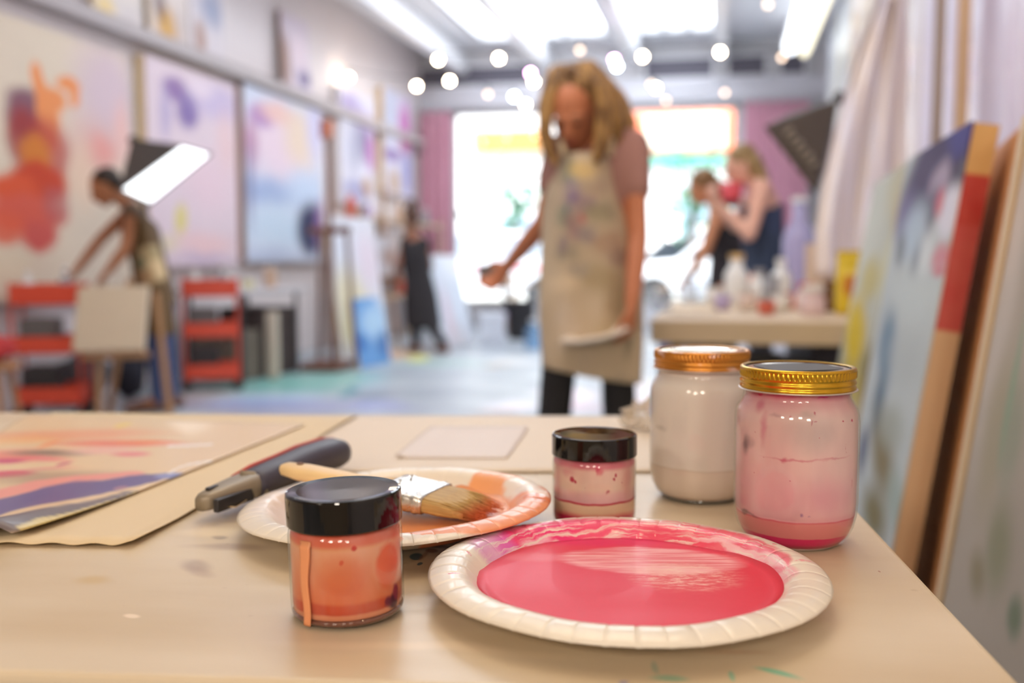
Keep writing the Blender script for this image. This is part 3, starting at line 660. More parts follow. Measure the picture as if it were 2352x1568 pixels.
# its white strips are reflections on wet medium, put into the colour
# crumpled clear plastic by the milky jar
b = NB(); pc2 = at_z(1492, 985, TZ)
q = bmesh.ops.create_icosphere(b, subdivisions=4, radius=1.0)
for v in q['verts']:
    n = v.co.normalized(); k = 1 + .55 * mnoise.noise(n * 2.3 + V((3, 1, 2))) + .25 * mnoise.noise(n * 6)
    v.co = V((n.x * .030 * k, n.y * .03 * k, max(0, (n.z * .5 + .38)) * .034 * k))
bmesh.ops.transform(b, matrix=Matrix.Translation(pc2) @ YROT, verts=b.verts)
o = O('plastic_wrap', b, thin_glass('plastic_wrap', (.95, .95, .95, 1), 1.4, .38, S(240, 225, 205)), smooth=False); recentre(o); tag(o, 'crumpled piece of clear plastic wrap beside the milky white jar', 'plastic')
# ================================================================== THE ROOM
XL, XR, YB, YF, ZC = -4.3, 1.45, 14.0, -2.2, 3.9
wall_paint = mat('wall_paint', S(232, 222, 222), .7, var=.02, scale=2)
def wbox(name, c, s, m):
    b = NB(); box(b, c, s); return struct(O(name, b, m))
# floor: grey concrete with paint all over it
fl = []
def fpx(x, y, rx, ry, col, soft=.5, al=.8):
    p = at_z(x, y, 0); q = at_z(x + rx, y, 0); s = at_z(x, y - ry, 0); s2 = at_z(x, y + ry, 0)
    fl.append((p.x, p.y, (q - p).length, (s - s2).length / 2, col, soft, al, YAW))
TEAL = S(110, 175, 165)
fpx(640, 885, 150, 22, TEAL, .6, .9); fpx(760, 870, 120, 16, S(140, 190, 180), .6, .8); fpx(600, 915, 120, 14, S(190, 205, 225), .6, .8); fpx(560, 925, 160, 8, S(120, 150, 200), .6, .7)
fpx(786, 902, 16, 12, S(50, 130, 150), .4, 1); fpx(845, 912, 50, 8, S(110, 115, 125), .6, .7); fpx(700, 935, 220, 12, S(150, 150, 190), .7, .7); fpx(860, 930, 60, 10, S(150, 155, 200), .6, .6)
fpx(1000, 835, 110, 8, S(170, 200, 190), .6, .7); fpx(1150, 838, 30, 6, S(150, 130, 110), .5, .8); fpx(950, 822, 30, 8, S(225, 225, 120), .5, .9); fpx(905, 812, 60, 10, S(235, 190, 150), .6, .8); fpx(1180, 830, 50, 8, S(225, 225, 225), .6, .8)
fpx(1310, 905, 60, 16, S(240, 215, 225), .6, .9); fpx(1180, 935, 60, 12, S(235, 225, 235), .6, .9); fpx(1330, 935, 60, 8, S(230, 150, 175), .7, .6); fpx(1480, 900, 60, 30, S(240, 225, 230), .6, .8); fpx(1150, 948, 60, 5, S(150, 110, 90), .6, .7)
fpx(470, 905, 90, 12, S(200, 190, 190), .6, .7); fpx(380, 925, 90, 10, S(150, 90, 70), .7, .6); fpx(1480, 930, 20, 8, S(235, 130, 170), .6, .8)
t = NT('painted_concrete'); co = t.objco(); w = t.warp(co, .25, 1.6, 4); n = t.noise(co, 1.2, 5, .6)
c = t.mixc(t.ramp(n.outputs['Fac'], .3, .7), S(150, 158, 168), S(190, 196, 200)); c = blob_color(t, w, c, fl, 'xy')
n2 = t.noise(t.mapping(co, sc=(1, 1, 1)), 9, 3); c = t.mixc(t.ramp(n2.outputs['Fac'], .66, .72, 0, .5), c, S(230, 228, 230))
t.bsdf(c, .38, spec=.4)
b = NB(); box(b, ((XL + XR) / 2, (YB + YF) / 2, -.05), (XR - XL, YB - YF, .1)); struct(O('floor', b, t.m))
wbox('wall_left', (XL - .06, (YB + YF) / 2, ZC / 2), (.12, YB - YF, ZC), wall_paint)
wbox('wall_right', (XR + .06, (YB + YF) / 2, ZC / 2), (.12, YB - YF, ZC), wall_paint)
wbox('wall_front', ((XL + XR) / 2, YF - .06, ZC / 2), (XR - XL, .12, ZC), mat('warm_wall', S(232, 206, 170), .7))
# back wall with the two shop windows
wx0, wx1 = at_y(1040, 600, YB).x, at_y(1692, 600, YB).x
wz0, wz1 = .30, at_y(1100, 255, YB).z
wm = at_y(1395, 600, YB).x
back_m = mat('back_wall_paint', S(222, 222, 226), .7, var=.02, scale=2)
bw = NB()
box(bw, ((XL + wx0) / 2, YB + .06, ZC / 2), (wx0 - XL, .12, ZC)); box(bw, ((XR + wx1) / 2, YB + .06, ZC / 2), (XR - wx1, .12, ZC))
box(bw, ((wx0 + wx1) / 2, YB + .06, (wz1 + ZC) / 2), (wx1 - wx0, .12, ZC - wz1)); box(bw, ((wx0 + wx1) / 2, YB + .06, wz0 / 2), (wx1 - wx0, .12, wz0))
box(bw, (wm, YB + .06, (wz0 + wz1) / 2), (.16, .12, wz1 - wz0)); struct(O('wall_back', bw, back_m))
frame_m = mat('window_frame', S(205, 205, 208), .4); pane_m = thin_glass('window_pane', (.97, .98, .98, 1), .8)
for i, (x0, x1) in enumerate(((wx0, wm - .08), (wm + .08, wx1))):
    fr = NB()
    for (cx, cz, sx, sz) in ((x0 + .03, (wz0 + wz1) / 2, .06, wz1 - wz0), (x1 - .03, (wz0 + wz1) / 2, .06, wz1 - wz0), ((x0 + x1) / 2, wz0 + .03, x1 - x0, .06), ((x0 + x1) / 2, wz1 - .03, x1 - x0, .06)):
        box(fr, (cx, YB + .03, cz), (sx, .07, sz))
    o = struct(O('window_%d' % (i + 1), fr, frame_m))
    g = NB(); box(g, ((x0 + x1) / 2, YB + .05, (wz0 + wz1) / 2), (x1 - x0 - .1, .008, wz1 - wz0 - .1)); O('pane', g, pane_m, o)
# ceiling with skylights
sk_z = ZC
A0, A1 = at_z(1035, 60, ZC).x, at_z(1400, 60, ZC).x
skl = []
p = at_z(1040, 35, ZC); q = at_z(1400, 80, ZC)
sx0, sx1 = p.x, q.x; B0, B1 = at_z(1468, 80, ZC).x, at_z(1642, 80, ZC).x
yr = [(9.6, 13.4), (5.6, 8.6)]  # second, nearer row is unseen, added to light the middle of the room
skl = [(sx0, sx1, y0, y1) for y0, y1 in yr] + [(B0, B1, y0, y1) for y0, y1 in yr]
ceil_m = mat('ceiling_paint', S(244, 245, 250), .75, var=.02, scale=2)
xs = sorted({XL, XR, *[a for s in skl for a in s[:2]]}); ys = sorted({YF, YB, *[a for s in skl for a in s[2:]]})
b = NB()
for xa, xb in zip(xs, xs[1:]):
    for ya, yb in zip(ys, ys[1:]):
        cx, cy = (xa + xb) / 2, (ya + yb) / 2
        if any(s[0] < cx < s[1] and s[2] < cy < s[3] for s in skl): continue
        box(b, (cx, cy, ZC + .06), (xb - xa, yb - ya, .12))
struct(O('ceiling', b, ceil_m))
sky_e = emat('skylight_daylight', (.86, .93, 1.0, 1), SKY_L)
for i, (x0, x1, y0, y1) in enumerate(skl):
    fr = NB(); n = 3
    for k in range(n + 1): box(fr, (x0 + (x1 - x0) * k / n, (y0 + y1) / 2, ZC + .05), (.04, y1 - y0, .1))
    for k in (y0, y1): box(fr, ((x0 + x1) / 2, k, ZC + .05), (x1 - x0, .05, .1))
    o = struct(O('window_%d' % (i + 3), fr, frame_m))
    g = NB(); box(g, ((x0 + x1) / 2, (y0 + y1) / 2, ZC + .11), (x1 - x0, y1 - y0, .02)); O('diffuser_pane', g, sky_e, o)
# ceiling beams, header over the windows, grille, ducts
beam_m = mat('beam_paint', S(245, 246, 250), .6, var=.02)
for i, (px_, py_) in enumerate(((869, 24), (1215, 110), (1440, 100), (1656, 60))):
    p = at_z(px_, py_, 3.62); wbox('trim_%d' % (i + 2), (p.x, (YB + 4) / 2, 3.72), (.16, YB - 4, .30), beam_m)
hz0, hz1 = at_y(1100, 250, YB).z, at_y(1100, 203, YB).z
wbox('trim_6', ((XL + XR) / 2, YB - .08, (hz0 + hz1) / 2), (XR - XL, .16, hz1 - hz0), mat('header_paint', S(214, 214, 222), .7))
gz0, gz1 = at_y(1100, 200, YB).z, at_y(1100, 152, YB).z
gt = NT('grille_dark'); co = gt.objco(); sx = gt.add('ShaderNodeTexWave', wave_type='BANDS', bands_direction='Z'); sx.inputs['Scale'].default_value = 18; gt.link(co, sx.inputs[0])
gt.bsdf(gt.mixc(sx.outputs['Fac'], S(70, 66, 78), S(128, 126, 140)), .6)
for k, (a, c_) in enumerate(((965, 1240), (1480, 1640), (1670, 1760), (1790, 1850))):
    x0, x1 = at_y(a, 175, YB).x, at_y(c_, 175, YB).x
    e = E('air_grille', ('wide dark air grille above the left window', 'dark air grille above the right window', 'short dark air grille right of the pale beam', 'narrow dark air grille at the right corner of the back wall')[k], 'grille', ((x0 + x1) / 2, YB - .03, gz0), group='dark grilles over the shop windows')
    b = NB(); box(b, (0, 0, (gz1 - gz0) / 2), (x1 - x0, .04, gz1 - gz0)); O('louvre_panel', b, gt.m, e, world=False)
    b = NB()
    for (cx, cz, wx, wz) in ((0, 0, x1 - x0 + .06, .04), (0, gz1 - gz0, x1 - x0 + .06, .04), (-(x1 - x0) / 2, (gz1 - gz0) / 2, .04, gz1 - gz0), ((x1 - x0) / 2, (gz1 - gz0) / 2, .04, gz1 - gz0)): box(b, (cx, -.02, cz), (wx, .05, wz))
    O('frame', b, beam_m, e, world=False)
# long picture ledge on the left wall
lz = at_x(600, 191, XL).z
lb = NB(); box(lb, (XL + .07, 7.0, lz - .02), (.14, 13.6, .10)); struct(O('trim_1', lb, mat('ledge_paint', S(186, 176, 176), .6)))
# pink curtains beside the windows
t = NT('pink_curtain'); n = t.noise(t.mapping(t.objco(), sc=(3, 1, .3)), 4, 3); t.bsdf(t.mixc(n.outputs['Fac'], S(196, 138, 160), S(224, 170, 186)), .85)
def curtain(px0, px1, label, ztop, zb=.02, m=t.m, y=YB - .28):
    x0, x1 = at_y(px0, 600, y).x, at_y(px1, 600, y).x; b = NB()
    grid(b, lambda u, v: V((x0 + (x1 - x0) * u, y + .05 * math.sin(u * (x1 - x0) * 46) * (.6 + .4 * v), zb + (ztop - zb) * (1 - v))), 70, 8); thick(b, .008)
    o = E('curtain', label, 'curtain', ((x0 + x1) / 2, y, zb), group='pink curtains beside the shop windows')
    O('fabric', b, m, o, smooth=True)
    b = NB(); tube(b, [(x0 - .06, y, ztop), (x1 + .06, y, ztop)], .018, 10); O('curtain_rod', b, frame_m, o)
curtain(966, 1040, 'pink curtain hanging left of the shop windows', wz1 - .02); curtain(1703, 1850, 'pink curtain hanging right of the shop windows', wz1 - .02)

# ------------------------------------------------------------------ outside
def outbox(c, s, m, par): b = NB(); box(b, c, s); return O(par[1], b, m, par[0])
gm = mat('pavement_pale', S(225, 222, 215), .8)
b = NB(); box(b, (-1.5, YB + 9.1, -.06), (30, 17.8, .1)); struct(O('pavement', b, gm))
bd = E('shop_building', 'pale shop building across the street with orange and coral sign bands', 'building', (-1.5, YB + 15, 0))
b = NB(); box(b, (-1.5, YB + 17, 3.5), (26, 4, 7)); O('wall', b, mat('pale_render', S(246, 246, 246), .8), bd)
def bpx(x0, y0, x1, y1, Y): a, c = at_y(x0, y1, Y), at_y(x1, y0, Y); return a, c
for (x0, y0, x1, y1, nm, col) in ((1088, 298, 1245, 350, 'sign_band', S(225, 150, 80)), (1450, 250, 1700, 358, 'sign_board', S(240, 130, 90)), (1482, 262, 1668, 345, 'sign_panel', S(255, 244, 225)), (1490, 357, 1690, 378, 'awning', S(90, 190, 170)), (1150, 500, 1235, 566, 'shop_window', S(150, 170, 190)), (1560, 420, 1640, 560, 'shop_window', S(150, 175, 190))):
    off = .12 if nm == 'sign_panel' else 0
    a, c = bpx(x0, y0, x1, y1, YB + 14.9 - off); b = NB(); box(b, ((a.x + c.x) / 2, YB + 14.9 - off, (a.z + c.z) / 2), (c.x - a.x, .25, c.z - a.z)); bevel(b, .02)
    O(nm, b, mat('shop_' + nm + str(x0), col, .6), bd)
def tree(px_, top, base, Y, label, seed):
    p0, p1 = at_y(px_, top, Y), at_y(px_, base, Y); h = p1.z and p0.z
    e = E('street_tree', label, 'tree', (p0.x, Y, 0)); r = random.Random(seed)
    b = NB(); tube(b, [(p0.x, Y, 0), (p0.x + .05, Y, h * .5), (p0.x, Y, h * .8)], [.09, .07, .03], 8); O('trunk', b, mat('bark', S(110, 90, 75), .8), e)
    b = NB()
    for i in range(300):
        a = V((r.gauss(0, .5), r.gauss(0, .5), r.gauss(0, .45))); c = V((p0.x, Y, h * .72)) + a
        d = V((r.uniform(-1, 1), r.uniform(-1, 1), r.uniform(-1, 1))).normalized() * .13; s = d.cross(V((r.uniform(-1, 1), r.uniform(-1, 1), 1))).normalized() * .06
        b.faces.new([b.verts.new(q) for q in (c - d, c + s, c + d, c - s)])
    O('crown', b, mat('tree_leaf', S(80, 140, 110), .7, var=.3), e)
tree(1180, 370, 560, YB + 6.9, 'green street tree seen through the left shop window', 1); tree(1590, 330, 560, YB + 7, 'green street tree seen through the right shop window', 2)
def car(cx, Y, label, m, L=4.2, H=1.45, stripe=None):
    e = E('parked_car', label, 'car', (cx, Y, 0))
    prof = [(-L / 2, .35), (-L / 2, .75), (-L / 2 + .25, .88), (-L * .22, .95), (-L * .08, H), (L * .25, H), (L * .40, .98), (L / 2 - .05, .9), (L / 2, .6), (L / 2, .35)]
    b = NB(); f = [b.verts.new((cx + x, Y - .85, z)) for x, z in prof]; g = [b.verts.new((cx + x, Y + .85, z)) for x, z in prof]; n = len(prof)
    b.faces.new(f); b.faces.new(list(reversed(g)))
    for i in range(n): b.faces.new((f[i], g[i], g[(i + 1) % n], f[(i + 1) % n]))
    bmesh.ops.recalc_face_normals(b, faces=b.faces); bevel(b, .06, 2); O('body', b, m, e, smooth=True)
    b = NB(); prism(b, [(cx - L * .19, .98), (cx - L * .075, H - .08), (cx + L * .235, H - .08), (cx + L * .35, 1.0)], 0, .02)
    bmesh.ops.transform(b, matrix=Matrix.Translation((0, Y - .865, 0)) @ Matrix(((1, 0, 0, 0), (0, 0, 1, 0), (0, 1, 0, 0), (0, 0, 0, 1))), verts=b.verts); O('side_window', b, mat('car_glass' + str(bool(stripe)), S(170, 182, 196) if stripe else S(50, 60, 70), .1), e)
    if stripe: b = NB(); box(b, (cx, Y - .86, .80), (L * .9, .02, .07)); O('stripe', b, stripe, e)
    for sx in (-.31, .30):
        b = NB(); tube(b, [(cx + sx * L, Y - .88, .33), (cx + sx * L, Y - .66, .33)], .33, 20); w_ = O('wheel', b, mat('tyre', S(40, 40, 42), .8), e, smooth=False)
        b = NB(); tube(b, [(cx + sx * L, Y - .895, .33), (cx + sx * L, Y - .88, .33)], .2, 14); O('hub_cap', b, metal_grey, w_)
car(at_y(1110, 600, YB + 4).x, YB + 4.2, 'silver parked car with a red stripe seen through the left shop window', mat('car_silver', S(225, 228, 235), .3, coat=1), stripe=mat('stripe_red', S(200, 60, 80), .5))
car(at_y(1600, 560, YB + 4).x + .6, YB + 4.2, 'white parked car seen through the right shop window', mat('car_white', S(235, 238, 242), .3, coat=1))
car(at_y(1570, 520, YB + 9).x, YB + 9.5, 'dark parked car farther out beyond the right shop window', mat('car_dark', S(60, 62, 70), .3, coat=1))

# ================================================================== LEFT WALL ART
def canvas(name, label, cat, P, th, m_face, m_edge, group=None, frame_faces=None):
    """stretched canvas from 4 face corners (near-bottom-left order: bl, br, tr, tl); thickness th away from the face normal"""
    bl, br_, tr_, tl = [V(p) for p in P]
    X = (br_ - bl).normalized(); Z = (tl - bl); Z = (Z - X * Z.dot(X)).normalized(); Y = Z.cross(X)
    c = (bl + br_) / 2
    M = Matrix(((X.x, Y.x, Z.x, c.x), (X.y, Y.y, Z.y, c.y), (X.z, Y.z, Z.z, c.z), (0, 0, 0, 1)))
    w = (br_ - bl).length; h = (tl - bl).length
    o = E(name, label, cat, mtx=M, group=group)
    b = NB(); box(b, (0, th / 2 + .001, h / 2), (w - .004, th, h - .004)); O('stretcher_edge', b, m_edge, o, world=False)
    b = NB(); box(b, (0, -.001, h / 2), (w, .004, h)); q = O('canvas_face', b, m_face, o, world=False)
    return o, M, w, h
def cv_blobs(M, hit, lst):
    Mi = M.inverted(); out = []
    for (x, y, rx, ry, col, *r) in lst:
        p = Mi @ hit(x, y); q = Mi @ hit(x + rx, y); q0 = Mi @ hit(x - rx, y); s = Mi @ hit(x, y - ry); s0 = Mi @ hit(x, y + ry)
        out.append((p.x, p.z, max(abs(q.x - q0.x) / 2, .01), max(abs(s.z - s0.z) / 2, .01), col) + tuple(r))
    return out
def wall_canvas(label, x0, x1, ytop, ybot, base, lst, edge, off=.07, xref=None, ztop=None, zbot=None, warp=.06, ws=2.2, name='hanging_painting', th=None, px_th=True):
    XW = XL + off; hit = lambda x, y: at_x(x, y, XW)
    a, c = hit(x0, 600), hit(x1, 600)
    zt = ztop if ztop is not None else hit((x0 + x1) / 2, ytop).z; zb = zbot if zbot is not None else hit((x0 + x1) / 2, ybot).z
    P = [V((XW, a.y, zb)), V((XW, c.y, zb)), V((XW, c.y, zt)), V((XW, a.y, zt))]
    X = V((0, 1, 0)); Mx = Matrix(((0, -1, 0, XW), (1, 0, 0, (a.y + c.y) / 2), (0, 0, 1, zb), (0, 0, 0, 1)))
    pm = paint_mat('art_' + label[:24], base, cv_blobs(Mx, hit, lst), 'xz', warp, ws, .55)
    return canvas(name, label, 'painting', P, off - .012, pm, edge)
tan_e = mat('raw_canvas_edge', S(226, 200, 158), .7); brown_e = mat('brown_canvas_edge', S(160, 125, 100), .7); white_e = mat('white_canvas_edge', S(232, 224, 220), .7)
OR_, DR_ = S(240, 150, 90), S(200, 70, 40)
wall_canvas('large white canvas with flame like orange and red shapes at far left', -120, 306, 60, 690, S(230, 212, 190),
    [(250, 220, 70, 110, S(215, 190, 205), .7, .8), (215, 330, 60, 60, S(228, 180, 175), .8, .6), (235, 350, 30, 40, S(236, 150, 140), .7, .7), (280, 300, 20, 60, S(244, 190, 180), .7, .7),
     (60, 260, 45, 60, S(120, 60, 90), .3, .9), (84, 185, 13, 40, OR_, .3, 1), (96, 230, 16, 50, OR_, .3, 1), (155, 195, 26, 18, OR_, .35, 1), (168, 222, 12, 22, OR_, .35, 1), (122, 230, 26, 26, OR_, .35, 1), (112, 285, 26, 70, OR_, .35, 1), (60, 320, 45, 70, S(160, 50, 50), .35, .9), (115, 350, 45, 70, S(190, 70, 60), .4, .8), (80, 360, 35, 50, S(220, 130, 40), .4, .9),
     (90, 420, 70, 50, S(205, 68, 34), .3, 1), (30, 440, 60, 40, S(226, 90, 50), .4, 1), (60, 490, 90, 40, S(222, 96, 76), .35, 1), (90, 540, 40, 40, S(214, 92, 84), .35, 1), (10, 520, 50, 40, S(230, 100, 70), .4, .9), (130, 470, 30, 40, S(190, 100, 100), .5, .7), (190, 400, 25, 70, S(240, 200, 170), .7, .6), (20, 610, 50, 40, S(238, 222, 190), .7, .6)], white_e, warp=.06, ws=3.2)
wall_canvas('large lavender pink canvas with purple strokes and a yellow streak, behind the tilted left lamp', 346, 548, 165, 610, S(228, 208, 216),
    [(400, 205, 26, 28, S(140, 105, 165), .5, .9), (430, 255, 26, 40, S(120, 95, 165), .5, .9, -.4), (378, 260, 14, 60, S(185, 170, 205), .6, .8), (500, 240, 50, 36, S(200, 185, 220), .7, .8), (460, 205, 26, 20, S(236, 218, 230), .6, .9), (415, 505, 14, 40, S(222, 206, 120), .5, .95, .3), (385, 560, 26, 18, S(225, 215, 170), .7, .7), (470, 560, 60, 26, S(236, 195, 195), .8, .8), (470, 595, 60, 14, S(190, 170, 195), .7, .7), (480, 420, 50, 60, S(236, 205, 215), .8, .8), (520, 330, 20, 60, S(238, 200, 200), .8, .7)], tan_e, off=.10)
wall_canvas('tall canvas with pink top, yellow glow and pale blue lower half, brown edge', 566, 742, 225, 600, S(216, 222, 240),
    [(640, 330, 70, 80, S(240, 216, 228), .6, 1), (600, 265, 26, 26, S(180, 130, 190), .5, .9), (640, 262, 40, 24, S(244, 200, 190), .6, .9), (690, 320, 34, 60, S(240, 216, 190), .7, .9), (575, 330, 16, 60, S(190, 130, 165), .6, .8), (725, 300, 20, 60, S(212, 206, 236), .7, .9), (620, 440, 70, 34, S(160, 180, 220), .6, .9), (700, 440, 40, 40, S(200, 218, 244), .7, .9), (640, 520, 70, 50, S(205, 224, 244), .7, 1), (712, 528, 28, 60, S(36, 40, 84), .4, 1), (735, 520, 12, 50, S(150, 110, 170), .6, .9), (620, 590, 60, 20, S(190, 200, 226), .7, .8), (575, 430, 8, 80, S(130, 130, 170), .7, .7)], brown_e, off=.10)
wall_canvas('purple and grey swirled canvas beyond the tall easel', 784, 862, 215, 470, S(224, 222, 236),
    [(805, 240, 26, 24, S(176, 160, 205), .6, .9), (835, 320, 18, 50, S(120, 112, 150), .6, .9), (852, 350, 12, 40, S(190, 120, 185), .5, .9), (812, 340, 14, 60, S(178, 178, 200), .7, .9), (840, 280, 20, 24, S(200, 180, 220), .7, .8), (820, 440, 30, 24, S(140, 140, 190), .7, .8), (842, 430, 10, 24, S(180, 130, 60), .6, .8)], white_e, off=.10)
wall_canvas('narrow violet and magenta canvas near the pink curtain', 884, 946, 215, 450, S(216, 212, 230),
    [(930, 290, 14, 50, S(200, 110, 180), .6, .9), (935, 330, 16, 24, S(180, 70, 120), .6, .8), (900, 355, 22, 16, S(140, 110, 170), .6, .9), (940, 400, 14, 50, S(150, 150, 205), .6, .9), (905, 420, 14, 30, S(190, 150, 90), .6, .7), (895, 260, 14, 50, S(190, 195, 215), .7, .9)], tan_e, off=.10)
# pictures standing on the ledge
def ledge_art(x0, x1, base, lst, label, edge, h):
    XW = XL + .10; hit = lambda x, y: at_x(x, y, XW); a, c = hit(x0, 300), hit(x1, 300); zb = lz + .031
    P = [V((XW, a.y, zb)), V((XW, c.y, zb)), V((XW - .03, c.y, zb + h)), V((XW - .03, a.y, zb + h))]
    Mx = Matrix(((0, -1, 0, XW), (1, 0, 0, (a.y + c.y) / 2), (0, 0, 1, zb), (0, 0, 0, 1)))
    canvas('painting', label, 'painting', P, .03, paint_mat('ledge_' + label[:18], base, cv_blobs(Mx, hit, lst), 'xz', .06, 3, .5), edge)
ledge_art(225, 335, S(228, 216, 208), [(240, 30, 22, 40, S(236, 206, 140), .6, .9), (300, 40, 30, 30, S(214, 204, 204), .7, .8)], 'small pale canvas with yellow streak at the near end of the wall ledge', tan_e, .95)
ledge_art(352, 440, S(226, 212, 205), [(385, 60, 26, 40, S(214, 165, 90), .5, 1), (368, 10, 14, 40, S(120, 100, 100), .6, .8), (420, 70, 20, 50, S(205, 190, 186), .7, .8)], 'ochre and grey canvas standing on the wall ledge', tan_e, .85)
ledge_art(444, 520, S(218, 208, 212), [(460, 90, 12, 40, S(170, 130, 110), .6, .9), (490, 20, 26, 40, S(140, 150, 180), .7, .8)], 'grey blue canvas on the wall ledge, beside the ochre one', white_e, .75)
ledge_art(655, 716, S(222, 208, 220), [(700, 180, 14, 20, S(90, 80, 140), .6, .9), (660, 140, 10, 60, S(165, 130, 115), .5, .9), (690, 120, 16, 40, S(236, 214, 222), .7, .8)], 'small canvas with brown edge and a violet spot at the far end of the ledge', brown_e, .72)

# ================================================================== LIGHT STRINGS
bulb_hot = emat('warm_bulb', (1.0, .80, .56, 1), 70); bulb_dim = emat('dim_bulb', (1.0, .74, .55, 1), 6.0); cord_m = mat('black_cord', S(50, 48, 50), .6)
bulb_pink = emat('magenta_bulb', (1.0, .45, .9, 1), 40); bulb_blue = emat('cool_bulb', (.62, .8, 1.0, 1), 60)
def strand(label, pts, kinds, R=.032, sag=.12):
    c = pts[0].copy(); c.z = min(p.z for p in pts)
    e = E('string_light', label, 'string light', c, group='globe string lights under the ceiling')
    b = NB(); pl = []
    for p, q in zip(pts, pts[1:]):
        for k in range(5): f = k / 5; pl.append(p.lerp(q, f) + V((0, 0, R + .055 - sag * 4 * f * (1 - f) * .15)))
    pl.append(pts[-1] + V((0, 0, R + .055)))
    if len(pl) > 1: tube(b, pl, .005, 6)
    O('cord', b, cord_m, e)
    for p, k in zip(pts, kinds):
        b = NB(); sphere(b, p, R * (.8 if k is bulb_dim else 1), 14, 10); q = O('bulb', b, k, e, smooth=True)
        b = NB(); tube(b, [p + V((0, 0, R * .85)), p + V((0, 0, R + .06))], .013, 10); O('socket', b, cord_m, q)
def bp(x, y, z): return at_z(x, y, z)
h, d_, m_, u_ = bulb_hot, bulb_dim, bulb_pink, bulb_blue
strand('string of globe bulbs at left running toward the pink curtain', [bp(801, 178, 3.0), bp(957, 198, 3.0), bp(1033, 186, 3.02), bp(1121, 216, 2.95), bp(1181, 222, 2.95), bp(1207, 240, 2.95)], [h, h, h, d_, u_, h])
strand('string of globe bulbs with a magenta lamp left of the blonde head', [bp(1007, 137, 3.1), bp(1146, 134, 3.1), bp(1219, 168, 3.05), bp(1226, 188, 3.0)], [h, h, m_, h])
strand('string of globe bulbs behind the blonde head', [bp(1332, 115, 3.1), bp(1411, 137, 3.1), bp(1417, 152, 3.06), bp(1476, 130, 3.1), bp(1654, 120, 3.1), bp(1796, 132, 3.05)], [d_, m_, u_, h, h, d_])
strand('lowest string of globe bulbs right of the blonde head', [bp(1390, 172, 3.0), bp(1392, 184, 3.0), bp(1496, 193, 2.95), bp(1507, 202, 2.95), bp(1530, 231, 2.9), bp(1665, 213, 2.95)], [d_, d_, d_, h, d_, d_])
strand('single dim globe bulb high at right below the skylight', [bp(1764, 10, 3.3), bp(1900, -120, 3.3)], [d_, d_])
# strings over the work table, seen as sparkles in the jar lids
for k, y in enumerate((.2, 1.25)):
    strand(('string of warm globe bulbs above the near side of the work table', 'string of warm globe bulbs above the far side of the work table')[k], [V((-1.5 + .42 * i, y + .08 * math.sin(i * 2 + k), 2.75 - .1 * math.sin(PI * i / 6))) for i in range(7)], [emat('table_bulb', (1.0, .74, .44, 1), TBULB)] * 7, .035)
# fluorescent fittings at the right edge of the ceiling
def fitting(xa, ya, xb, yb, z, em, label, w=.10):
    p, q = at_z(xa, ya, z), at_z(xb, yb, z); x = (p.x + q.x) / 2; y0, y1 = sorted((p.y, q.y))
    e = E('hanging_tube_light', label, 'light', (x, (y0 + y1) / 2, z), group='tube lights along the right side of the ceiling')
    b = NB(); box(b, (x, (y0 + y1) / 2, z + .04), (w + .04, y1 - y0, .05)); O('housing', b, beam_m, e)
    b = NB(); tube(b, [(x, y0 + .03, z), (x, y1 - .03, z)], w / 2, 12); O('tube', b, em, e)
fitting(1905, -40, 1850, 122, 3.3, emat('warm_tube', (1, .93, .70, 1), 2.2), 'warm yellow tube light at the ceiling edge above the right softbox'); fitting(1855, -30, 1818, 110, 3.55, emat('cool_tube', (.9, .95, 1, 1), 4), 'cool white tube light left of the yellow tube', .16)
# ================================================================== FURNITURE AND GEAR
def lamp_face(): 
    return emat('softbox_diffuser', (.93, .97, 1.0, 1), 3.5)
softblack = mat('softbox_cloth', S(62, 54, 50), .65, var=.08)
def softbox(label, F4, apex, em, base_xy, m_body=softblack, sm=.10, lr=.12):
    """pyramid reflector: F4 face corners, apex = lamp end"""
    c = sum(F4, V()) / 4; base = V((apex.x, apex.y, 0))
    e = E('softbox_light', label, 'studio light', base, group=None)
    b = NB(); ap = [apex + (p - c) * sm for p in F4]
    f = [b.verts.new(p) for p in F4]; a = [b.verts.new(p) for p in ap]
    for i in range(4): b.faces.new((f[i], f[(i + 1) % 4], a[(i + 1) % 4], a[i]))
    b.faces.new(a); bmesh.ops.recalc_face_normals(b, faces=b.faces); thick(b, .006); O('reflector', b, m_body, e)
    n = (c - apex).normalized(); b = NB(); q = [p - n * .012 - (p - c) * .10 for p in F4]
    hexa(b, [x for x in q] + [x - n * .012 for x in q]); O('diffuser', b, em, e)
    b = NB(); tube(b, [apex - n * .04, apex], .028, 14); O('lamp_head', b, softblack, e)
    hd = apex - n * .03; tp = V((base_xy[0], base_xy[1], hd.z - .12)); sm_ = mat('stand_metal', S(60, 58, 58), .4, .5)
    b = NB(); tube(b, [hd, tp], .012, 8); O('boom_arm', b, sm_, e)
    b = NB(); tube(b, [V((tp.x, tp.y, .35)), tp + V((0, 0, .04))], .015, 10); O('stand_pole', b, sm_, e)
    for k in range(3):
        an = 2 * PI * k / 3 + .5; b = NB(); tube(b, [V((tp.x, tp.y, .42)), V((tp.x + lr * math.cos(an), tp.y + lr * math.sin(an), .012))], .011, 8); O('stand_leg', b, sm_, e)
    return e
softbox('black softbox with glowing white face tilted over the person in the brown apron', [at_d(272, 440, 5.5), at_d(420, 333, 5.5), at_d(489, 353, 5.85), at_d(343, 472, 5.85)], at_d(310, 326, 6.0), lamp_face(), at_d(330, 400, 7.0)[:2], sm=.10)
F2 = [at_d(1757, 290, 4.3), at_d(1875, 442, 4.3), at_d(1905, 372, 4.95), at_d(1822, 258, 4.95)]
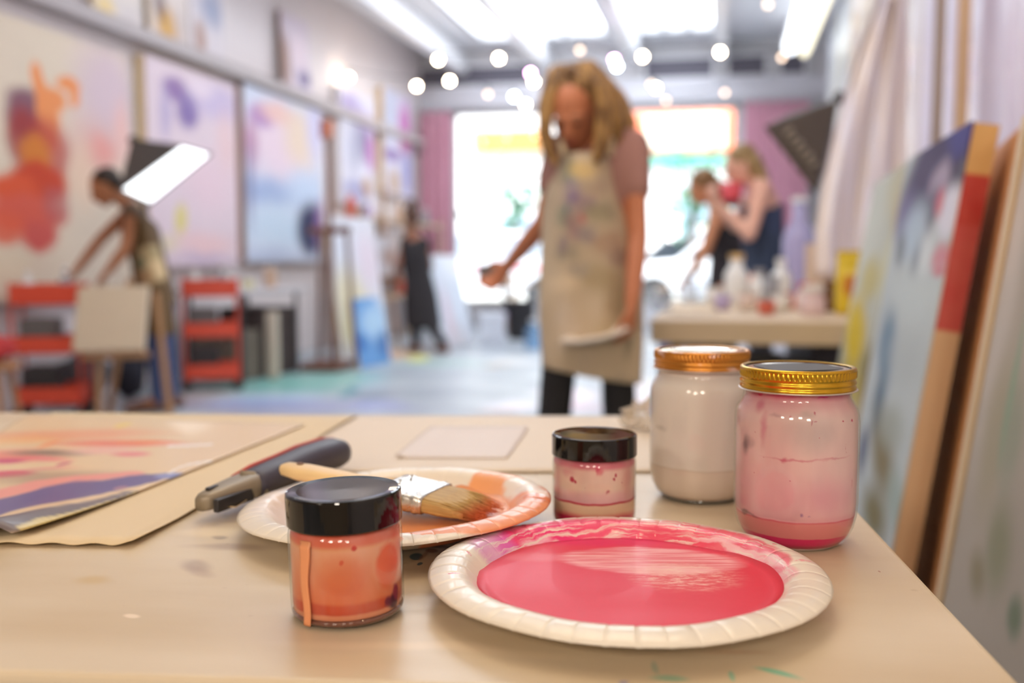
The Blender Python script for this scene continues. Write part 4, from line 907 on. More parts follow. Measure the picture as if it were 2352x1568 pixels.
e = softbox('black softbox turned away at right, pale print on its side', F2, at_d(1923, 232, 4.62), emat('softbox_off', (.9, .95, 1, 1), 1.5), (.81, 5.0), mat('softbox_brown_black', S(82, 70, 58), .6), sm=.03)
A_, B_, C_ = F2[0], F2[1], at_d(1923, 232, 4.62)
cc = (A_ + B_ + C_) / 3; un = (B_ - A_).normalized(); nn = un.cross(C_ - A_).normalized(); nn = nn if nn.dot(CAM - A_) > 0 else -nn; vn = nn.cross(un)
vn = vn if vn.dot(C_ - A_) > 0 else -vn
b = NB(); o0 = A_.lerp(B_, .22) + vn * .075
for k, hh in enumerate((.055, .040, .052, .044, .056, .042)):    # pale print, too soft to read in the photo
    p = o0 + un * (.036 * k); tube(b, [p + nn * .007, p + vn * hh + nn * .007], .009, 6)
O('pale_print', b, mat('pale_print', S(165, 150, 130), .6), e)

cart_red = mat('cart_red', S(222, 78, 52), .4, var=.05)
def cart(label, px_, py_, rz):
    p = at_z(px_, py_, 0); e = E('utility_cart', label, 'cart', (p.x, p.y, 0), rz, group=None)
    w, d = .36, .28
    for z, dp in ((.10, .10), (.40, .10), (.69, .12)):
        b = NB(); box(b, (0, 0, z), (w, d, .006))
        for (cx, cy, sx, sy) in ((w / 2, 0, .008, d), (-w / 2, 0, .008, d), (0, d / 2, w, .008), (0, -d / 2, w, .008)): box(b, (cx, cy, z + dp / 2), (sx, sy, dp))
        O('tray', b, cart_red, e, world=False)
    for sx in (-1, 1):
        for sy in (-1, 1):
            b = NB(); tube(b, [(sx * (w / 2 + .008), sy * d * .36, .07), (sx * (w / 2 + .008), sy * d * .36, .82)], .010, 8); O('post', b, cart_red, e, world=False)
            b = NB(); tube(b, [(sx * (w / 2), sy * d * .36 - .012, .035), (sx * (w / 2), sy * d * .36 + .012, .035)], .035, 12); tube(b, [(sx * (w / 2 + .004), sy * d * .36, .035), (sx * (w / 2 + .008), sy * d * .36, .08)], .008, 6); O('caster', b, mat('caster_dark', S(45, 42, 42), .6), e, world=False)
    return e, MTX[e.name]
def bottle(bm, M, h, r, neck=.4):
    b2 = NB(); lathe(b2, [(0, 0), (r * .95, 0), (r, .006), (r, h * .62), (r * .8, h * .72), (r * neck, h * .8), (r * neck, h), (0, h)], 18)
    bmesh.ops.transform(b2, matrix=M, verts=b2.verts); me = bpy.data.meshes.new('t'); b2.to_mesh(me); b2.free(); bm.from_mesh(me); bpy.data.meshes.remove(me)
def put_bottle(name, label, cat, pos, h, r, m, cap=None, neck=.4, group=None):
    e = E(name, label, cat, pos, 0, group); b = NB(); bottle(b, Matrix.Identity(4), h, r, neck); O('body', b, m, e, smooth=True, world=False)
    b = NB(); lathe(b, [(0, h), (r * neck * 1.15, h - .012), (r * neck * 1.15, h + .014), (0, h + .015)], 14); O('cap', b, cap or m, e, world=False); return e
wplast = mat('white_plastic', S(235, 232, 228), .35); gplast = mat('grey_plastic', S(150, 150, 155), .4); clear_b = thin_glass('clear_plastic', (.9, .92, .95, 1), 1.4, .25, S(215, 220, 230))
greyb = mat('grey_bin', S(104, 98, 96), .5); blackb = mat('black_cloth', S(38, 36, 38), .8)
for (lab, x, y, rz, seed, key) in (('red three tier utility cart at far left beside the beige board', 124, 958, .35, 1, 'left'), ('red three tier utility cart between the brown apron and the folding table', 488, 895, .5, 2, 'mid')):
    e, M = cart(lab, x, y, rz); rr = random.Random(seed)
    for k, (u, v, z) in enumerate(((-.1, -.06, .704), (.08, .05, .704), (.11, -.08, .704))):
        p = M @ V((u, v, z)); put_bottle('paint_bottle', ('white paint bottle', 'clear squeeze bottle', 'grey paint bottle')[k] + ' on the top tray of the ' + ('far left red cart' if key == 'left' else 'red cart beside the folding table'), 'bottle', p, (.17, .20, .15)[k], .038, (wplast, clear_b, gplast)[k], wplast)
    for k, z in enumerate((.414, .124)):
        p = M @ V((-.05, 0, z)); b = NB(); box(b, (0, 0, .095), (.20, .20, .19)); bevel(b, .012); o = O('storage_bin', b, greyb if k == 0 else mat('dark_bin', S(52, 46, 46), .6), world=False); o.location = p; o.rotation_euler = (0, 0, rz)
        tag(o, ('grey' if k == 0 else 'dark') + ' bin on the ' + ('middle' if k == 0 else 'bottom') + ' tray of the ' + ('far left red cart' if key == 'left' else 'red cart beside the folding table'), 'bin')
# folding table on the left with boxes under it
lp0, lp1 = at_z(552, 672, .70), at_z(694, 665, .70); ld = (lp1 - lp0); ld.z = 0; LT = ld.length; la = math.atan2(ld.y, ld.x); lc = (lp0 + lp1) / 2
fo = E('folding_table', 'grey topped folding table below the pale blue canvas', 'table', (lc.x, lc.y, 0), la); Mf = MTX[fo.name]
b = NB(); box(b, (0, .28, .70), (LT + .1, .62, .04)); bevel(b, .008); O('tabletop', b, mat('grey_laminate', S(196, 190, 192), .5), fo, world=False)
for x in (-LT / 2 + .05, LT / 2 - .05):
    for y in (.03, .53):
        b = NB(); tube(b, [(x, y, .68), (x, y, 0)], .018, 8); O('leg', b, mat('dark_leg', S(70, 64, 66), .5), fo, world=False)
for k, (x, y, s, hh, m, lab) in enumerate(((-LT * .28, .28, (.34, .4), .40, mat('taupe_box', S(128, 116, 104), .8), 'taupe storage box under the folding table'), (LT * .24, .30, (.46, .42), .56, mat('dark_crate', S(78, 66, 64), .8), 'tall dark crate under the right end of the folding table'))):
    b = NB(); box(b, (0, 0, hh / 2), (s[0], s[1], hh)); bevel(b, .01); o = O('storage_box', b, m, world=False); p = Mf @ V((x, y, 0)); o.location = p; o.rotation_euler = (0, 0, la); tag(o, lab, 'box')
p = Mf @ V((-.04, -.02, 0)); b = NB(); box(b, (0, 0, .27), (.09, .09, .54)); bevel(b, .02)
o = O('cardboard_tube', b, mat('pale_tube', S(206, 190, 172), .7), world=False); o.location = p; tag(o, 'pale upright cardboard tube in front of the folding table', 'tube')
for k, (x, h_, m, lab) in enumerate(((-.3, .10, wplast, 'squat white tub on the folding table'), (-.05, .07, mat('yellow_tub', S(220, 214, 170), .5), 'pale yellow tub on the folding table'), (.25, .16, mat('tan_tub', S(205, 175, 150), .5), 'tan jar on the folding table'))):
    p = Mf @ V((x, .2, .72)); e = E('paint_tub', lab, 'tub', p); b = NB(); lathe(b, [(0, 0), (.05, 0), (.056, h_), (0, h_)], 20); O('body', b, m, e, world=False)
    b = NB(); lathe(b, [(0, h_), (.059, h_), (.059, h_ + .012), (0, h_ + .012)], 20); O('lid', b, wplast, e, world=False)
# dark bags and the painter's stool at lower left
for k, (x, y, s, m, lab) in enumerate(((196, 925, (.16, .15, .34), mat('grey_bag', S(92, 92, 96), .8), 'grey slumped bag on the floor behind the beige board'), (298, 914, (.11, .12, .42), mat('navy_bag', S(44, 44, 54), .8), 'black slumped bag beside the board leg'))):
    p = at_z(x, y, 0); b = NB(); q = bmesh.ops.create_icosphere(b, subdivisions=3, radius=1)
    for v in q['verts']:
        n = v.co.normalized(); kk = 1 + .25 * mnoise.noise(n * 2 + V((k, 3, 1))); v.co = V((n.x * s[0] * kk, n.y * s[1] * kk, max(0, (n.z * .5 + .5) * s[2] * kk)))
    o = O('bag', b, m, smooth=True, world=False); o.location = p; tag(o, lab, 'bag')
p = at_z(-22, 1030, 0); e = E('stool', 'wooden stool at the left edge of the photo', 'stool', p, .3)
b = NB(); lathe(b, [(0, .40), (.15, .40), (.155, .425), (.15, .44), (0, .44)], 24); O('seat', b, mat('stool_wood', S(170, 120, 80), .6), e, world=False)
for k in range(4):
    an = PI / 4 + k * PI / 2; b = NB(); tube(b, [(.11 * math.cos(an), .11 * math.sin(an), .40), (.17 * math.cos(an), .17 * math.sin(an), 0)], .016, 8); O('leg', b, mat('stool_wood', S(170, 120, 80), .6), e, world=False)
b = NB(); q = bmesh.ops.create_icosphere(b, subdivisions=4, radius=1)
for v in q['verts']:
    n = v.co.normalized(); kk = 1 + .3 * mnoise.noise(n * 4); v.co = V((n.x * .13 * kk, n.y * .13 * kk, max(0, (n.z * .5 + .5) * .13 * kk)))
o = O('cloth_bundle', b, mat('red_cloth', S(200, 66, 66), .9, var=.15), smooth=True, world=False); o.location = p + V((0, 0, .44)); tag(o, 'crumpled red cloth bundle on the wooden stool', 'cloth')
# beige board on a small easel in front of the person with the brown apron
bd_ = 5.70
canvas_P = [at_d(166, 806, bd_), at_d(330, 802, bd_), at_d(318, 646, bd_ + .10), at_d(172, 660, bd_ + .10)]
canvas('blank_canvas', 'blank beige board held by the person in the brown apron', 'canvas', canvas_P, .03, mat('beige_board', S(214, 194, 166), .7, var=.03), mat('board_edge', S(225, 208, 186), .7))
wood = mat('easel_wood', S(176, 132, 92), .6, var=.12, scale=20); dwood = mat('dark_easel_wood', S(120, 80, 66), .6, var=.12, scale=20)
e = E('tripod_easel', 'light wooden easel carrying the blank beige board', 'easel', at_z(270, 950, 0))
b0 = (canvas_P[0] + canvas_P[1]) / 2
for a_, b_ in ((at_d(318, 815, bd_ + .02), None), (at_d(185, 815, bd_ + .02), None)):
    f_ = V((a_.x + (.12 if a_.x > b0.x else .02), a_.y - .1, 0)); b = NB(); tube(b, [a_ + V((0, .20, .35)), f_ + V((0, .22, 0))], .02, 8); O('leg', b, wood, e)
b = NB(); tube(b, [b0 + V((0, .24, .40)), V((b0.x - .25, b0.y + .36, 0))], .02, 8); O('leg', b, wood, e)
b = NB(); tube(b, [canvas_P[0] + V((.03, .05, -.035)), canvas_P[1] + V((0, .05, -.035))], .022, 8); O('canvas_rest', b, wood, e)

# tall studio easel with a pale canvas
ez = at_z(766, 850, 0); et = at_d(752, 292, depth(ez) - .1)
e = E('studio_easel', 'tall dark studio easel with a copper clamp on its mast', 'easel', (ez.x, ez.y, 0))
b = NB(); tube(b, [V((ez.x, ez.y, .06)), V((et.x, et.y, et.z - .1))], .026, 8); O('mast', b, dwood, e)
b = NB(); box(b, (et.x, et.y - .02, et.z - .02), (.10, .07, .16)); bevel(b, .015); O('top_clamp', b, mat('copper_clamp', S(190, 120, 96), .3, .7), e)
b = NB(); box(b, (ez.x - .05, ez.y, .04), (.34, .40, .06)); O('base', b, dwood, e)
for s in (-.17, .17):
    b = NB(); tube(b, [V((ez.x + s, ez.y + .1, .06)), V((ez.x + s * .7, ez.y + .05, 1.2))], .02, 8); O('side_post', b, dwood, e)
b = NB(); box(b, (ez.x, ez.y - .04, 1.2), (.36, .05, .06)); O('crossbar', b, dwood, e)
wc = depth(ez) - .85
up_ = V((0, 0, .006)); c1, c2 = at_z(790, 831, 0) + up_, at_z(898, 819, 0) + up_
P = [c1, c2, at_d(884, 520, depth(c2) + .15), at_d(772, 500, depth(c1) + .15)]
def lean_canvas(name, label, P, th, base, lst, edge, warp=.05, ws=3):
    bl, br_, tr_, tl = P; X = (br_ - bl).normalized(); Z = (tl - bl); Z = (Z - X * Z.dot(X)).normalized(); Y = Z.cross(X); c = (bl + br_) / 2
    M = Matrix(((X.x, Y.x, Z.x, c.x), (X.y, Y.y, Z.y, c.y), (X.z, Y.z, Z.z, c.z), (0, 0, 0, 1)))
    def hit(x, y):
        r = ray(x, y); t_ = (c - CAM).dot(Y) / r.dot(Y); return CAM + r * t_
    m = paint_mat('lean_' + label[:26], base, cv_blobs(M, hit, lst), 'xz', warp * .6, ws, .75)
    return canvas(name, label, 'painting', P, th, m, edge)
lean_canvas('painting', 'pale canvas with yellow lower half on the tall easel', P, .04, S(232, 232, 240), [(800, 580, 40, 60, S(228, 232, 244), .7, .8), (805, 680, 34, 60, S(236, 226, 190), .7, .9), (815, 760, 30, 50, S(226, 216, 165), .7, .9), (845, 600, 24, 60, S(238, 220, 232), .7, .8)], tan_e)
c1, c2 = at_z(828, 847, 0) + up_, at_z(897, 832, 0) + up_
P = [c1, c2, at_d(893, 672, depth(c2) + .12), at_d(824, 690, depth(c1) + .12)]
lean_canvas('painting', 'blue and white canvas standing on the floor beside the person in black', P, .035, S(120, 170, 225), [(860, 740, 30, 40, S(190, 220, 245), .6, .9), (820, 790, 24, 24, S(70, 120, 190), .6, .9), (885, 790, 20, 30, S(80, 120, 180), .6, .9), (880, 690, 16, 20, S(230, 236, 245), .6, .8)], tan_e)
# slanted wooden easel legs and white panel by the person in black
ec = at_z(885, 796, 0)
e = E('tripod_easel', 'light wooden easel right behind the blue canvas', 'easel', (ec.x, ec.y, 0))
dd = depth(ec)
for a_, b_ in ((at_d(885, 560, dd), at_d(915, 795, dd - .1)), (at_d(880, 560, dd + .1), at_d(852, 790, dd + .2)), (at_d(883, 560, dd + .1), at_d(875, 770, dd + .35))):
    b = NB(); b_ = V((b_.x, b_.y, 0)); tube(b, [a_, b_], .02, 8); O('leg', b, wood, e)
b = NB(); p_ = at_d(883, 560, dd + .05); tube(b, [p_ + V((0, 0, -.2)), p_ + V((0, 0, .62))], .02, 8); O('mast', b, wood, e)
p_ = at_d(884, 640, dd - .05); b = NB(); box(b, (p_.x, p_.y, p_.z), (.4, .05, .04)); O('canvas_rest', b, wood, e)
P = [p_ + V((-.17, -.08, .03)), p_ + V((.17, -.08, .03)), p_ + V((.17, -.03, .46)), p_ + V((-.17, -.03, .46))]
lean_canvas('painting', 'small pale canvas on the light wooden easel', P, .03, S(226, 216, 214), [(870, 560, 16, 20, S(240, 240, 246), .6, .9), (895, 590, 12, 20, S(190, 150, 130), .6, .8), (870, 610, 14, 14, S(236, 236, 244), .6, .8)], tan_e)
P = [at_z(1022, 800, 0) + V((0, 0, .02)), at_z(1092, 792, 0) + V((0, 0, .02)), at_d(1068, 578, depth(at_z(1092, 792, 0)) + .25), at_d(1004, 590, depth(at_z(1022, 800, 0)) + .25)]
lean_canvas('painting', 'pale blue white panel leaning upright right of the person in black', P, .05, S(216, 224, 236), [(1040, 600, 30, 40, S(240, 244, 250), .7, .8), (1050, 780, 30, 40, S(205, 200, 205), .7, .8), (1030, 720, 8, 60, S(225, 190, 200), .7, .6)], white_e)
pz = at_z(1050, 780, 0)
# shelf rack of supplies by the left wall near the curtain
rx = at_x(905, 600, XL + .3); e = E('shelf_rack', 'wooden supply rack along the left wall before the pink curtain', 'rack', (XL + .32, rx.y, 0))
for z in (.5, .95, 1.4):
    b = NB(); box(b, (XL + .28, rx.y, z), (.4, 3.2, .035)); O('shelf_board', b, mat('rack_wood', S(190, 160, 130), .6), e)
for yy in (-1.58, 0, 1.58):
    for xx in (.1, .46):
        b = NB(); box(b, (XL + xx, rx.y + yy, .75), (.04, .04, 1.5)); O('post', b, mat('rack_wood', S(190, 160, 130), .6), e)
rk = random.Random(5); palette = [(wplast, 'white'), (mat('tan_tub', S(205, 175, 150), .5), 'tan'), (clear_b, 'clear'), (gplast, 'grey'), (mat('coral_tub', S(220, 110, 90), .5), 'coral'), (mat('lilac_tub', S(190, 175, 215), .5), 'lilac')]
n_ = 0
for z in (.518, .968, 1.418):
    for k in range(6):
        m, cn = palette[(k + int(z * 3)) % 6]; yy = rx.y - 1.4 + .56 * k
        put_bottle('supply_bottle', '%s bottle on the %s shelf of the supply rack, %s from its near end' % (cn, {0.518: 'lowest', .968: 'middle', 1.418: 'top'}[z], ('first', 'second', 'third', 'fourth', 'fifth', 'last')[k]), 'bottle', V((XL + .28, yy, z)), .18 + .08 * ((k * 7 + int(z * 10)) % 3) / 2, .055, m, wplast, .45, 'bottles on the supply rack')
# easels further along the left side
for k, (x, y0, y1, lab) in enumerate(((838, 560, 800, 'brown easel with tilted white canvas near the supply rack'),)):
    pass
# table and things by the window in the middle
wp = at_z(1160, 752, 0); wd = depth(wp); wt = at_d(1160, 652, wd)
e = E('round_table', 'round pale topped table before the left window, behind the reaching hand', 'table', (wp.x, wp.y, 0))
b = NB(); lathe(b, [(0, wt.z - .03), (.40, wt.z - .03), (.42, wt.z - .01), (.40, wt.z), (0, wt.z)], 32, (wp.x, wp.y, 0)); O('tabletop', b, mat('tan_top', S(216, 180, 150), .5), e)
b = NB(); tube(b, [V((wp.x, wp.y, 0)), V((wp.x, wp.y, wt.z - .03))], .04, 12); lathe(b, [(0, .03), (.22, .02), (.24, 0), (0, 0)], 24, (wp.x, wp.y, 0)); O('pedestal', b, mat('pedestal_grey', S(90, 86, 92), .4, .4), e)
lx = at_d(1124, 640, wd); lz_ = wt.z; e = E('laptop', 'dark open laptop on the round table, lid toward the room', 'laptop', (lx.x, lx.y, lz_), YAW)
b = NB(); box(b, (0, .1, .012), (.34, .24, .02)); O('keyboard_base', b, mat('laptop_dark', S(84, 76, 72), .4), e, world=False)
b = NB(); box(b, (0, -.03, .15), (.34, .015, .26)); bevel(b, .006); O('screen_lid', b, mat('laptop_dark', S(84, 76, 72), .4), e, world=False)
b = NB(); tube(b, [(0, -.041, .16), (0, -.037, .16)], .02, 14); O('emblem_dot', b, mat('amber_dot', S(206, 150, 60), .4), e, world=False)
pp = at_d(1165, 640, wd - .12); b = NB(); sphere(b, (0, 0, .08), (.10, .10, .08), 16, 10); o = O('bowl_lump', b, mat('cream_lump', S(232, 214, 196), .6), smooth=True, world=False); o.name = 'paper_bundle'; o.location = (pp.x, pp.y, wt.z); tag(o, 'cream paper bundle on the round table', 'paper')
b = NB(); sphere(b, (0, 0, .12), (.14, .12, .12), 16, 10); o = O('ball', b, mat('lilac_ball', S(176, 140, 190), .5), smooth=True, world=False); q = at_z(1155, 775, 0); q = at_d(1150, 700, wd - .5); o.location = (q.x, q.y, 0); tag(o, 'lilac ball on the floor below the round table', 'ball')
q = at_z(1196, 778, 0); e = E('bucket', 'black bucket on the floor right of the round table', 'bucket', q)
b = NB(); lathe(b, [(0, 0), (.15, 0), (.175, .46), (.165, .46), (.142, .02), (0, .02)], 28); O('body', b, mat('black_bucket', S(34, 32, 36), .5), e, world=False)
b = NB(); tube(b, [(.172 * math.cos(a), .02 * math.sin(a) - .02, .45 + .14 * math.sin(a)) for a in [PI * k / 12 for k in range(13)]], .005, 6); O('handle', b, metal_grey, e, world=False)
for k, (x, y, s, m, lab) in enumerate(((1130, 790, (.30, .3, .36), mat('white_box', S(222, 226, 236), .6), 'white box on the floor left of the black bucket'), (1130, 770, (.3, .3, .2), mat('brown_box', S(130, 105, 95), .7), 'small brown box behind the white box'))):
    q = at_z(x, y, 0); b = NB(); box(b, (0, 0, s[2] / 2), s); bevel(b, .008); o = O('storage_box', b, m, world=False); o.location = q + V((0, .5 * k, 0)); o.rotation_euler = (0, 0, YAW); tag(o, lab, 'box')
q = at_z(1225, 800, 0); put_bottle('water_jug', 'pale blue water jug on the floor behind the blonde woman', 'jug', q, .30, .09, thin_glass('blue_jug', (.7, .85, 1, 1), 1.3, .35, S(150, 190, 225)), wplast)

# ------------------------------------------------------------------ right hand work table
RZ = .74
r0 = at_z(1498, 738, RZ); RL = .92; RD = 1.62; ra = 0.0
rt = E('trestle_table', 'paper covered table at right where the two women work', 'table', (r0.x + RL / 2, r0.y, 0), ra); Mr = MTX[rt.name]
craft = mat('craft_paper', S(214, 190, 158), .6, var=.05)
b = NB(); box(b, (0, RD / 2, RZ - .02), (RL, RD, .04)); O('tabletop', b, mat('table_ply', S(180, 150, 120), .6), rt, world=False)
b = NB(); box(b, (0, RD / 2, RZ + .002), (RL + .01, RD + .01, .006)); box(b, (0, -.006, RZ - .035), (RL + .01, .006, .075)); O('paper_cover', b, craft, rt, world=False)
for x in (-RL / 2 + .08, RL / 2 - .08):
    for y in (.1, RD - .1):
        b = NB(); tube(b, [(x, y, RZ - .04), (x, y, 0)], .02, 8); O('leg', b, mat('dark_leg', S(70, 64, 66), .5), rt, world=False)
def rtp(x, y, z=RZ + .006):
    p = at_z(x, y, z); return V((p.x, p.y, z))
put_bottle('spray_bottle', 'white hooded bottle in the middle of the right hand table', 'bottle', rtp(1690, 697), .22, .055, wplast, mat('gold_cap', S(226, 190, 130), .3, .6), .55)
put_bottle('paint_bottle', 'white squat bottle right of the hooded bottle', 'bottle', rtp(1742, 698), .15, .045, wplast, gplast, .5)
put_bottle('paint_bottle', 'tall white bottle near the paper towel roll', 'bottle', rtp(1792, 697), .20, .05, wplast, wplast, .4)
put_bottle('paint_bottle', 'clear squeeze bottle at the left end of the right hand table', 'bottle', rtp(1580, 697), .13, .038, clear_b, gplast, .45)
put_bottle('paint_bottle', 'small clear bottle beside the white hooded bottle', 'bottle', rtp(1606, 694), .16, .04, clear_b, wplast, .45)
put_bottle('paint_bottle', 'clear bottle nearest the blonde woman on the right hand table', 'bottle', rtp(1520, 715), .09, .04, clear_b, wplast, .6)
put_bottle('amber_jar', 'brown amber jar beside the yellow bag', 'jar', rtp(1906, 715), .11, .035, mat('amber', S(110, 76, 44), .3), mat('amber', S(110, 76, 44), .3), .8)
put_bottle('paint_jar', 'pink and white jar at the right front of the table', 'jar', rtp(1866, 724), .10, .045, mat('pink_white', S(226, 200, 200), .4), wplast, .8)
put_bottle('paint_jar', 'coral red jar lying among the papers near the amber jar', 'jar', rtp(1822, 708), .05, .04, mat('coral_tub', S(220, 110, 90), .5), mat('red_cap', S(190, 60, 60), .5), .8)
put_bottle('paint_jar', 'small red capped jar behind the pink and white jar', 'jar', rtp(1850, 714), .10, .04, mat('pale_jar', S(226, 206, 196), .5), mat('red_cap', S(190, 60, 60), .5), .7)
e = E('paper_towel_roll', 'upright beige paper towel roll at the back right of the table', 'paper roll', rtp(1882, 699)); b = NB()
lathe(b, [(.02, 0), (.068, 0), (.068, .28), (.02, .28)], 28); O('roll', b, mat('towel', S(214, 186, 160), .8), e, world=False, smooth=False)
b = NB(); tube(b, [(0, 0, .002), (0, 0, .30)], .018, 12); O('core', b, mat('core_tan', S(170, 140, 110), .8), e, world=False)
p = rtp(1905, 700) + V((.03, .22, 0)); put_bottle('plastic_jug', 'tall white plastic jug behind the paper towel roll', 'jug', p, .47, .07, wplast, wplast, .5)
p = rtp(1832, 692); put_bottle('plastic_jug', 'tall lavender clear jug left of the paper towel roll', 'jug', p, .50, .08, thin_glass('lav_jug', (.85, .85, 1, 1), 1.4, .55, S(205, 200, 232)), wplast, .45)
for k, (x, y, h_, r_, m, lab) in enumerate(((1640, 702, .08, .04, wplast, 'short white cup left of the white hooded bottle'), (1660, 712, .06, .035, mat('lilac_tub', S(190, 175, 215), .5), 'low lilac cup in front of the white hooded bottle'), (1716, 712, .07, .04, mat('pale_jar', S(226, 206, 196), .5), 'pale pink cup between the hooded bottle and the squat bottle'), (1768, 702, .13, .04, gplast, 'grey cup right of the white squat bottle'), (1794, 712, .06, .045, wplast, 'low white dish near the front right of the table'), (1760, 722, .05, .035, mat('coral_tub', S(220, 110, 90), .5), 'low coral cup at the front of the right hand table'), (1938, 704, .12, .04, wplast, 'white cup behind the amber jar'))):
    e = E('paint_cup', lab, 'cup', rtp(x, y)); b = NB(); lathe(b, [(0, 0), (r_ * .8, 0), (r_, h_), (r_ * .92, h_), (r_ * .74, .006), (0, .006)], 22); O('body', b, m, e, smooth=True, world=False); b = NB(); lathe(b, [(r_ * .96, h_ - .006), (r_ * 1.05, h_ - .003), (r_ * 1.05, h_ + .002), (r_ * .92, h_ + .002)], 22); O('rim', b, m, e, world=False)
# yellow bag
p = rtp(1946, 722); e = E('yellow_pouch', 'tall yellow pouch with red print at the right end of the table', 'pouch', p, YAW)
t = NT('yellow_pouch'); co = t.objco(); w = t.warp(co, .01, 20); c = blob_color(t, w, S(226, 196, 44), [(.0, .115, .030, .045, S(196, 110, 40), .4, .9), (0, .16, .035, .012, S(236, 210, 90), .4, .9), (0, .20, .04, .02, S(210, 180, 40), .4, .9)], 'xz'); t.bsdf(c, .4)
b = NB(); rounded = [(.0, .043, .028), (.02, .046, .032), (.12, .046, .03), (.19, .044, .018), (.225, .044, .004)]
rings = [[b.verts.new((hx * math.copysign(abs(math.cos(a)) ** .6, math.cos(a)), hy * math.copysign(abs(math.sin(a)) ** .6, math.sin(a)), z)) for a in [2 * PI * k / 24 for k in range(24)]] for z, hx, hy in rounded]
for r1_, r2_ in zip(rings, rings[1:]):
    for k in range(24): b.faces.new((r1_[k], r1_[(k + 1) % 24], r2_[(k + 1) % 24], r2_[k]))
b.faces.new(list(reversed(rings[0]))); b.faces.new(rings[-1]); O('pouch_body', b, t.m, e, smooth=True, world=False)
b = NB(); box(b, (0, 0, .232), (.09, .006, .02)); O('seal', b, mat('yellow_seal', S(210, 180, 40), .4), e, world=False)
# papers lying on that table
for k, (x0, x1, y0, y1, lab) in enumerate(((1540, 1650, 722, 706, 'cream paper sheet at the left front of the right hand table'), (1690, 1800, 718, 704, 'cream paper sheet in front of the white squat bottle'))):
    P = [rtp(x0, y0), rtp(x1, y0), rtp(x1 - 10, y1), rtp(x0 + 10, y1)]; b = NB(); grid(b, lambda u, v: sheet_poly(P)(u, v) + V((0, 0, .002 + .004 * math.sin(u * 9) ** 2)), 16, 8); thick(b, -.001); o = O('paper_sheet', b, mat('tan_paper', S(222, 198, 165), .7)); recentre(o); tag(o, lab, 'paper')
# things under it
for k, (x, y, s, m, lab) in enumerate(((1600, 900, (.26, .4, .60), mat('black_tote', S(38, 38, 44), .5), 'black tote under the left half of the right hand table'), (1760, 905, (.22, .4, .56), mat('grey_tote', S(120, 122, 124), .5), 'grey tote under the middle of the right hand table'), (1890, 905, (.20, .4, .62), mat('charcoal_tote', S(66, 62, 66), .5), 'charcoal tote under the right end of the right hand table'))):
    q = at_d(x, 780, 4.1); b = NB(); box(b, (0, 0, s[2] / 2), s); bevel(b, .02); o = O('storage_tote', b, m, world=False); o.location = (q.x, q.y, 0); o.rotation_euler = (0, 0, YAW); tag(o, lab, 'tote')
q = at_d(1538, 768, 3.75); e = E('tape_roll', 'blue tape roll on top of the black tote', 'tape', (q.x + .03, q.y + .35, .60), YAW); b = NB(); lathe(b, [(.05, 0), (.095, 0), (.095, .07), (.05, .07), (.05, 0)], 30); O('roll', b, mat('blue_tape', S(90, 130, 200), .35), e, world=False)

# ------------------------------------------------------------------ canvases leaning at right
e_red = None
def slab(name, label, T0, T1, lean_px, zt, th, base, lst, edge, z0=.0, warp=.05, ws=4):
    """leaning canvas: T0 near top, T1 far top (world), bottom displaced toward -X"""
    dv = V((-lean_px, 0, 0)); B0 = V((T0.x, T0.y, z0)) + dv; B1 = V((T1.x, T1.y, z0)) + dv
    P = [B1, B0, T0, T1]   # face looks to -X (left): bl=far bottom
    return lean_canvas(name, label, P, th, base, lst, edge, warp, ws)
T0, T1 = at_d(2236, 278, 1.62), at_d(2086, 367, 2.27); T1.z = T0.z
t = NT('stretcher_taped'); co = t.objco(); sz = t.add('ShaderNodeSeparateXYZ'); t.link(co, sz.inputs[0]); HL = T0.z
z_of = lambda y: at_d(2200, y, 1.62).z
c = t.mixc(t.ramp(sz.outputs[2], z_of(748) - .004, z_of(748) + .004), S(222, 188, 148), S(204, 68, 70)); c = t.mixc(t.ramp(sz.outputs[2], z_of(500) - .01, z_of(500) + .01), c, S(196, 22, 26)); c = t.mixc(t.ramp(sz.outputs[2], z_of(380) - .004, z_of(380) + .004), c, S(226, 180, 112))
n = t.noise(co, 30, 3); c = t.mixc(t.math('MULTIPLY', n.outputs['Fac'], .15), c, S(235, 200, 170)); t.bsdf(c, .6)
